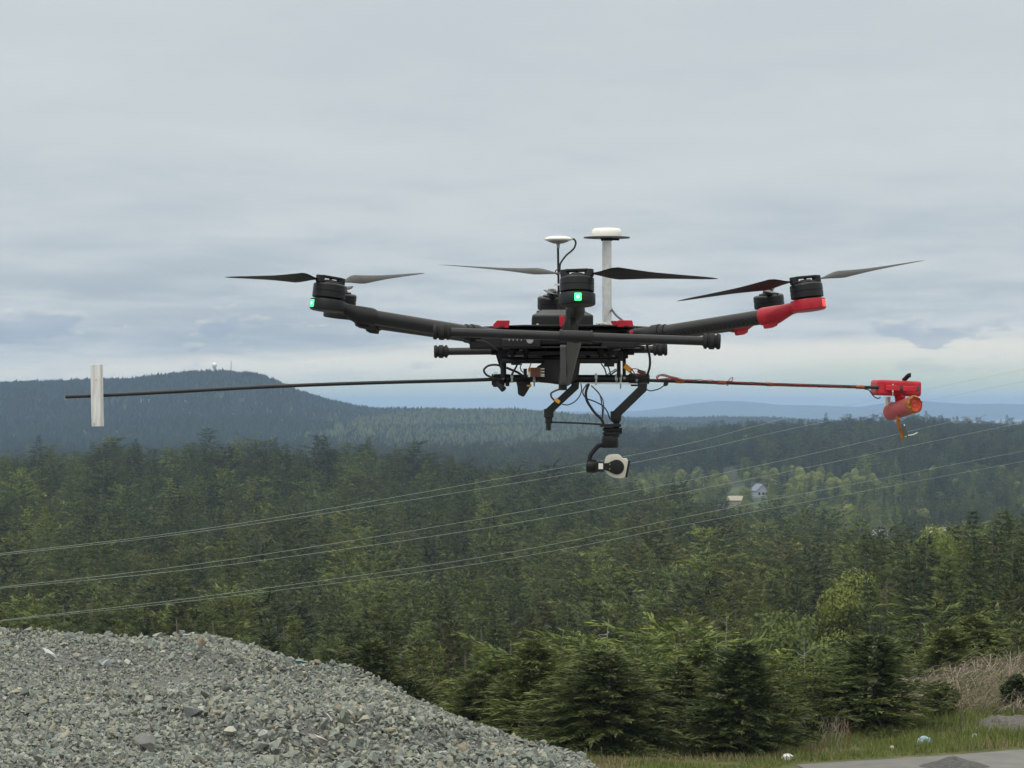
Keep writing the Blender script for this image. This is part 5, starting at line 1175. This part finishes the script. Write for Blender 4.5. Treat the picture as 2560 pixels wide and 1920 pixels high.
for k, col in ((0, 'redwire'), (1, 'cable'), (2, 'redwire')):
    pts = []
    for i in range(34):
        x = 1692 + (2160 - 1692) * i / 33; y = np.interp(x, [p[0] for p in pr], [p[1] for p in pr]); ph = i * 1.15 + k * 2.1; amp = 4.6 if x < 1830 else 4.2
        off = np.interp(x, [1692, 1800, 1950, 2100], [-5.5, -3, 0, 2])
        pts.append((x, y + off * .7 + amp * .55 * math.sin(ph) + g.uniform(-1.0, 1.0) * (1 if x < 1850 else .4), BY - .0062 - .0012 * math.cos(ph)))
    cable(pts, .00062, col, 'wire', boom2)
for k, (dx_, dy_, col) in enumerate([(0, 0, 'redwire'), (3, 2, 'cable'), (-2, 3, 'redwire'), (5, -1, 'redwire')]):
    cable([(1697 + dx_, 947 + dy_), (1675, 941 + dy_), (1652 + dx_, 936 + dy_), (1643 + dx_, 941), (1644, 948 + dy_), (1655 + dx_, 947), (1672, 946 + dy_), (1690 + dx_, 949)], .00058, col, 'wire', boom2, BY - .006)
cable([(1816, 957), (1826, 947), (1832, 944), (1831, 950), (1822, 958), (1818, 964), (1821, 962)], .0008, 'redwire', 'wire', boom2, BY - .006)
mb = MB(); c = W(1664, 962, BY); mb.prism([W(1660, 953, BY - .006), W(1672, 957, BY - .006), W(1669, 964, BY - .006), W(1663, 966, BY - .006), W(1659, 963, BY - .006)], (0, .01, 0)); part(mb, 'wire_clip', M['dark'], boom2, bevel=.001)
cable([(1616, 973), (1625, 977), (1638, 975), (1650, 971), (1661, 963)], .0012, 'brownwire', 'wire', boom2, BY - .004)
# sensor pod
cx_ = W(2246, 970, BY); rot = R(13)
u = Vector((math.cos(rot), -math.sin(rot) * 1, -.035)).normalized(); v = Vector((math.sin(rot), math.cos(rot), 0)).normalized(); n_ = u.cross(v).normalized()
if n_.z < 0: n_ = -n_
rot2 = R(24); u = Vector((math.cos(rot2), math.sin(rot2), -.03)).normalized(); v = Vector((-math.sin(rot2), math.cos(rot2), 0)).normalized(); n_ = u.cross(v).normalized()
pc = W(2240, 970.5, BY + .030)
mb = MB(); mb.box(pc, (.0485, .022, .0155), (u, v, n_)); pod = part(mb, 'sensor_pod', M['pod'], bevel=.0055, seg=4)
mb = MB(); mb.box(pc + v * .006, (.0492, .015, .0142), (u, v, n_)); part(mb, 'pod_pale_end', M['podpink'], pod, bevel=.005, seg=3)  # paler ends of the case: light on the left end put into the colour
for a_, b_, py in [(2213, 2248.5, 970), (2256, 2290.5, 971.5)]:
    a, b = W(a_, py - .5, BY - .0), W(b_, py + 1.2, BY - .0); mb = MB(); mb.box((a + b) / 2 + Vector((0, -.002, 0)), ((b - a).length / 2, .007, .0052), ((b - a).normalized(), Y3, Z3)); part(mb, 'rod_cradle', M['pod'], pod, bevel=.001)
for px, py in [(2252.5, 971), (2294, 972.5)]: mb = MB(); mb.tube([W(px, py, BY - .009), W(px, py, BY + .02)], .0024, 10); mb.box(W(px, py, BY + .002), (.0024, .007, .0050)); part(mb, 'cradle_bolt', M['strut'], pod)
mb = MB(); mb.tube([W(2232, 975, BY - .01), W(2232, 991, BY - .006)], [.0011, .0008], 8); mb.lathe(W(2232, 979, BY - .01), Z3, [(-.001, .0018), (.002, .0018)], 8); mb.lathe(W(2232.5, 962, BY - .008), Z3, [(-.001, .0016), (.0016, .0014)], 8); part(mb, 'white_tie', M['tie'], pod)
mb = MB(); a, b = W(2259, 951, BY + .03), W(2272.5, 937.5, BY + .02); mb.tube([a, b], .0046, 14); mb.tube([b, b + (b - a) * .06 + Vector((.0035, 0, -.001))], .0046, 10); part(mb, 'pod_stub', M['black'], pod)
a, b = W(2225, 1031, BY + .045), W(2286, 1011, BY - .032); mb = MB(); axc = (b - a).normalized(); L = (b - a).length
mb.lathe(a - axc * .004, axc, [(-.002, .006), (.0, .0125), (.003, .0162), (.008, .0175), (L * .5, .0175), (L * .82, .0175), (L + .002, .0173), (L + .003, .0162)], 36); cyl = part(mb, 'sensor_cylinder', M['podpink'], pod)
mb = MB(); mb.lathe(b - axc * .002, axc, [(0, .0171), (.0052, .0166), (.0050, .0135), (.0030, .009), (.0036, .004), (.0022, .0005)], 32); part(mb, 'cylinder_cap', M['redface'], cyl, ang=20)
mb = MB(); g = random.Random(8); uu = axc.orthogonal().normalized(); vv = axc.cross(uu); ring = []
n2 = 40
for i in range(n2):
    an = 2 * math.pi * i / n2; w_ = g.uniform(.004, .009); e_ = g.uniform(.0015, .006); dirv = uu * math.cos(an) + vv * math.sin(an)
    ring.append((b + axc * (-w_ - .002) + dirv * .0178, b + axc * .0012 + dirv * .0184, b + axc * .0056 + dirv * (.0178 - e_ * .7)))
for i in range(n2):
    A, B = ring[i], ring[(i + 1) % n2]
    mb._add([A[0], B[0], B[1], A[1], A[2], B[2]], [(0, 1, 2, 3), (3, 2, 5, 4)])
part(mb, 'orange_tape', M['orange'], cyl, smooth=False)
mb = MB(); mb.tube([W(2250, 984, BY + .03), W(2250, 1001, BY + .012)], [.012, .010], 16); part(mb, 'pod_neck', M['pod'], pod)
mb = MB(); mb.tube([W(2219, 992, BY + .055), W(2219, 1028, BY + .055)], .0060, 18); part(mb, 'white_sleeve', M['white'], pod)
mb = MB(); a = W(2224.5, 1015, BY + .035); mb.box(a, (.0055, .003, .009), (X3, Y3, Z3)); part(mb, 'paper_tag', M['white'], pod, bevel=.0004)
cable([(2160, 972), (2172, 975), (2177, 981), (2183, 989), (2189, 994), (2196, 996), (2201, 993)], .0011, 'cable', 'wire', pod, BY - .004)
mb = MB(); mb.prism([W(2257, 1034, BY), W(2264, 1034, BY), W(2264, 1042, BY), W(2258, 1042, BY)], (0, .006, 0)); part(mb, 'cylinder_lug', M['podpink'], cyl)
# dangling tape with a little circuit board
tp = [(2244, 1042, 9), (2246, 1050, 8), (2245, 1058, 8), (2248, 1068, 7), (2253, 1078, 8), (2255, 1088, 8), (2256, 1096, 7), (2255, 1103, 5)]
vs = []; fs = []; g = random.Random(3)
for px, py, w_ in tp:
    for s in (-.5, .5): vs.append(W(px + s * w_ + g.uniform(-.6, .6), py, BY - .004 + s * .003))
for s in range(len(tp) - 1): fs.append((2 * s, 2 * s + 1, 2 * s + 3, 2 * s + 2))
mb = MB(); mb._add(vs, fs); do = part(mb, 'orange_tape', M['orange'], pod, smooth=False); sm = do.modifiers.new('thick', 'SOLIDIFY'); sm.thickness = .0012
mb = MB(); mb.tube([W(2247, 1032, BY), W(2246.5, 1047, BY - .002)], .0012, 8); part(mb, 'hanger', M['brownwire'], pod)
a, b = W(2258, 1058, BY - .008), W(2266, 1095, BY - .008); mb = MB(); dv = (b - a).normalized(); mb.box((a + b) / 2, (.0042, .003, (b - a).length / 2), (dv.cross(Y3), Y3, dv)); rc = part(mb, 'receiver_board', M['strut'], pod, bevel=.001)
mb = MB(); mb.box(W(2261, 1062.5, BY - .0115), (.0012, .0006, .0018)); part(mb, 'board_label', M['white'], rc)
mb = MB(); mb.box(W(2264, 1091.5, BY - .0115), (.0026, .0006, .0014)); part(mb, 'board_lamp', plain('green_diode', (.12, .45, .16), .4), rc)
cable([(2267, 1088), (2275, 1088), (2285, 1085.5), (2294, 1081)], .0011, 'white', 'wire', pod, BY - .008)
# gimbal mount legs
def bent(pts, r, name, y): 
    mb = MB(); mb.tube([W(px, py, y) for px, py in pts], r, 4, square=True); o = part(mb, name, M['black'], bevel=.002); return o
gy_ = 6.90
r1 = bent([(1606, 957), (1606, 972), (1540, 1036), (1540, 1055)], .0094, 'gimbal_leg', gy_); r2 = bent([(1438, 955), (1438, 967), (1372, 1028), (1372, 1044)], .0080, 'gimbal_leg', gy_)
for px, py, r_, par in [(1540, 1036, .0112, r1), (1372, 1030, .0098, r2)]: mb = MB(); mb.tube([W(px, py - 8, gy_), W(px, py + 14, gy_)], r_, 14); part(mb, 'leg_elbow', M['rubber'], par, bevel=.001)
mb = MB(); mb.tube([W(1372, 1044, gy_), W(1372, 1059, gy_)], .0075, 14); mb.tube([W(1371.5, 1059, gy_), W(1371, 1076, gy_)], .0052, 14); part(mb, 'leg_tip', M['black'], r2)
mb = MB(); mb.tube([W(1541, 1050, gy_), W(1541, 1082, gy_)], .0068, 14); part(mb, 'leg_tip', M['black'], r1)
mb = MB(); mb.tube([W(1380, 1055.5, gy_), W(1440, 1057.5, gy_), W(1508, 1061, gy_)], .0018, 8); part(mb, 'cross_bar', M['black'])
# gimbal and camera
mb = MB(); a = W(1526, 1063.5, gy_); mb.box(a, (.021, .022, .003)); gm = part(mb, 'camera_gimbal', M['black'], bevel=.001)
mb = MB(); c = W(1529, 1063, gy_); k = gy_ / FPX
mb.lathe(c, (0, 0, -1), [(5 * k, 18 * k), (8 * k, 22 * k), (9 * k, 23 * k), (13 * k, 23 * k), (14 * k, 19 * k), (17 * k, 19 * k), (18 * k, 23 * k), (23 * k, 23 * k), (24 * k, 20 * k), (30 * k, 20 * k)], 30); mb.box(W(1550, 1077, gy_), (.004, .006, .006)); part(mb, 'vibration_damper', M['rubber'], gm, ang=25)
mb = MB(); c = W(1525, 1089, gy_); mb.lathe(c, (0, 0, -1), [(0, 18 * k), (1 * k, 20.5 * k), (6 * k, 21.5 * k), (9 * k, 22 * k), (28 * k, 21.5 * k), (30.5 * k, 20 * k), (31 * k, 16 * k)], 36); part(mb, 'yaw_motor', M['motor'], gm)
mb = MB()
P = smooth_path([W(px, py, gy_) for px, py in [(1508, 1113), (1498, 1114), (1491, 1119), (1483, 1129), (1476, 1139), (1474, 1150)]], 5); mb.tube(P, .0046, 12); part(mb, 'gimbal_arm', M['black'], gm)
mb = MB(); c = W(1465, 1164.5, gy_); mb.lathe(c, Vector((1, 0, -.03)), [(0, 13 * k), (1 * k, 15.5 * k), (4 * k, 17.5 * k), (22 * k, 18 * k), (25 * k, 17.5 * k), (25.5 * k, 14 * k)], 32); mb.lathe(W(1490, 1165, gy_), X3, [(0, 13 * k), (12 * k, 13 * k), (13 * k, 11 * k)], 24); part(mb, 'roll_motor', M['motor'], gm)
cb = [(1513, 1150), (1516, 1142), (1523, 1137.5), (1535, 1136), (1548, 1136.5), (1551, 1139), (1557, 1146), (1560, 1147), (1564, 1145), (1568, 1147), (1570, 1152), (1570.5, 1158), (1566, 1192), (1552, 1196.5), (1538, 1195), (1524, 1189), (1515, 1181), (1511, 1170)]
mb = MB(); mb.prism([W(px, py, gy_ - .019) for px, py in cb], (0, .040, 0)); cam_b = part(mb, 'camera_body', M['camwhite'], gm, bevel=.003, seg=3)
mb = MB(); mb.prism([W(px, py, gy_ - .021) for px, py in [(1571.5, 1151), (1576, 1153), (1568, 1194), (1562.5, 1193)]], (0, .044, 0)); fp_ = part(mb, 'lens_plate', M['black'], cam_b, bevel=.001) if False else part(mb, 'lens_plate', M['black'], gm, bevel=.001)
mb = MB(); mb.lathe(W(1541.5, 1167.5, gy_ - .018), (0, -1, 0), [(0, 18.6 * k), (.006, 18.6 * k), (.0078, 17.6 * k), (.0084, 15 * k), (.0087, 2 * k)], 40); mb.prism([W(px, py, gy_ - .0245) for px, py in [(1494, 1158.5), (1510, 1158.5), (1522, 1157), (1530, 1152), (1530, 1183), (1522, 1178), (1510, 1174.5), (1494, 1174.5)]], (0, .006, 0)); mb.box(W(1499, 1167, gy_ - .012), (.008, .014, .0098)); part(mb, 'tilt_motor', M['motor'], gm, bevel=.0008)
mb = MB(); mb.box(W(1502, 1165.5, gy_ - .0263), (.0045, .0004, .0058)); part(mb, 'white_sticker', M['white'], gm)
mb = MB()
for py in (1160.5, 1172): mb.lathe(W(1524.5, py, gy_ - .0245), (0, -1, 0), [(0, .0014), (.0014, .0012)], 10)
part(mb, 'gimbal_screw', M['grey'], gm)
# cables under the belly
cy = 6.92
cable([(1472, 959), (1465, 980), (1467, 1000), (1477, 1018), (1489, 1034), (1499, 1043), (1507, 1053), (1509, 1062)], .0027, y=cy - .02)
cable([(1467, 961), (1458, 975), (1458, 985), (1466, 996), (1485, 1003), (1506, 1014), (1518, 1029), (1524, 1045), (1529, 1052)], .0013, y=cy - .03)
cable([(1478, 964), (1492, 977), (1500, 988), (1504, 1006), (1506, 1030), (1505, 1056)], .0012, y=cy)
cable([(1481, 966), (1497, 984), (1507, 1000), (1509, 1020), (1507, 1040), (1506, 1058)], .0011, 'brownwire', y=cy - .005)
cable([(1402, 972), (1388, 977), (1378, 983), (1378, 991), (1384, 999), (1392, 1004)], .0019, 'brownwire', y=cy - .06)
mb = MB(); mb.box(W(1393, 1002, cy - .06), (.006, .004, .0035), (Vector((.8, 0, -.6)), Y3, Vector((.6, 0, .8)))); part(mb, 'yellow_plug', M['yellow'], bevel=.001)
cable([(1452, 958), (1454, 974), (1449, 990), (1437, 1004), (1420, 1012), (1405, 1011)], .0011, 'cable', y=cy)
# cables and gadgets on the left of the lower deck
ly = 6.92
cable([(1249, 914), (1238, 912), (1222, 914), (1212, 921), (1210, 928), (1216, 937), (1226, 942), (1236, 946)], .0021, y=ly - .02)
cable([(1266, 919), (1280, 925), (1294, 931), (1306, 939), (1318, 944)], .0024, y=ly - .01)
cable([(1295, 907), (1290, 918), (1284, 928), (1279, 938)], .0019, y=ly)
cable([(1305, 909), (1301, 917), (1303, 926), (1308, 931)], .0011, 'brownwire', y=ly)
cable([(1328, 908), (1325, 916), (1324, 922)], .0010, 'redwire', y=ly)
ly0 = ly; ly = 6.865; a, b = W(1325, 919, ly), W(1352, 942, ly); mb = MB(); mb.box((a + b) / 2, ((b.x - a.x) / 2, .010, (a.z - b.z) / 2)); cu = part(mb, 'converter_module', M['copper'], bevel=.0012)
for k in range(9): mb = MB(); mb.box((a.x + (b.x - a.x) * (.15 + .09 * k), ly - .0100, (a.z + b.z) / 2), (.0006, .0006, (a.z - b.z) / 2 * .96)); part(mb, 'cooling_fin', M['brownwire'], cu)
mb = MB(); mb.box(W(1322.5, 932, ly - .003), (.0024, .008, .0085)); part(mb, 'module_end', M['tie'], cu, bevel=.0006)
mb = MB(); mb.box(W(1324, 924, ly - .011), (.0022, .0015, .004)); part(mb, 'red_pin', M['orange'], cu)
mb = MB()
for py in (922, 929, 936, 940): mb.box(W(1356, py, ly), (.004, .006, .0011))
part(mb, 'pin_row', M['tie'], cu)
mb = MB(); mb.box(W(1313, 930, ly + .004), (.0036, .007, .0068)); part(mb, 'terminal_block', M['dark'], cu)
ly = ly0; mb = MB(); mb.prism([W(px, py, ly - .012) for px, py in [(1290, 953), (1327, 953), (1325, 968), (1311, 991), (1305, 991.5), (1295, 986), (1293.5, 968)]], (0, .022, 0)); ds = part(mb, 'drop_release', M['dark'], bevel=.002)
mb = MB(); mb.tube([W(1318, 964, ly - .012), W(1328, 964, ly - .014)], .0028, 12); part(mb, 'brass_plug', M['brass'], ds)
mb = MB(); mb.tube([W(1244, 957, ly), W(1259, 973.5, ly - .01)], [.0058, .0064], 16); part(mb, 'clamp_lever', M['rubber'])
for px, y0_, y1_ in [(1280, 931, 955), (1335.5, 943, 966), (1490, 933, 963), (1541, 936, 950), (1551.5, 934, 972)]:
    mb = MB(); tz = W(px, 946, 6.94); mb.tube([tz + Vector((-.002, 0, 0)), tz + Vector((.002, 0, 0))], .0090, 16); mb.box(W(px, (y0_ + y1_) / 2, 6.928), (.0016, .0012, (y1_ - y0_) * .0004)); mb.box(W(px, y0_ + 9, 6.928), (.0030, .0022, .0038)); part(mb, 'white_tie', M['tie'], ct, bevel=.0006)
cable([(1245, 936), (1237, 930), (1234, 938)], .0009, 'tie', 'tie_tail', drone, ly - .02)
# right of the lower deck
cable([(1503, 909), (1511, 921), (1515, 933), (1517, 942)], .0014, y=6.98); cable([(1514, 909), (1521, 918), (1525, 930), (1526, 942)], .0014, y=6.97)
cable([(1517, 938), (1528, 930), (1541, 922)], .0010, y=6.95); cable([(1526, 938), (1536, 930), (1544, 925)], .0015, y=6.96)
cable([(1617, 862), (1622, 880), (1625, 900), (1624, 918), (1619, 935), (1616, 942)], .0024, y=6.93)
c = W(1570, 921, 6.91); dv = (W(1581, 930, 6.91) - W(1559, 912, 6.91)).normalized(); mb = MB(); mb.box(c, (.0095, .005, .0052), (dv, Y3, dv.cross(Y3))); part(mb, 'yellow_plug', M['yellow'], bevel=.0012)
cable([(1556, 905), (1562, 912)], .0012, 'redwire', 'wire', drone, 6.91); cable([(1578, 922), (1584, 930), (1590, 938), (1597, 938), (1606, 931)], .0011, 'redwire', 'wire', drone, 6.905); cable([(1575, 928), (1581, 935), (1585, 938)], .0014, 'cable', 'wire', drone, 6.905)
cable([(1581, 922), (1590, 922), (1602, 926), (1613, 930)], .0009, 'redwire', 'wire', drone, 6.905)
mb = MB(); mb.box(W(1604, 930, 6.905), (.0085, .006, .0036), (Vector((.95, 0, -.3)), Y3, Vector((.3, 0, .95)))); part(mb, 'wire_connector', M['brownwire'], bevel=.001)
# gear hinge blocks under the plate, left and right
for px, py, yy in [(1240, 880, 6.95), (1573, 880, 6.95), (1598, 872, 7.0), (1290, 905, 6.9), (1523, 909, 6.9)]:
    mb = MB(); mb.box(W(px, py, yy), (.010, .012, .006)); mb.lathe(W(px - 3, py, yy - .012), (0, -1, 0), [(0, .003), (.002, .0028)], 10); part(mb, 'hinge_block', M['rubber'], bevel=.0014)
cable([(1190, 851), (1205, 852), (1220, 858), (1235, 868), (1243, 876)], .0016, y=6.87)
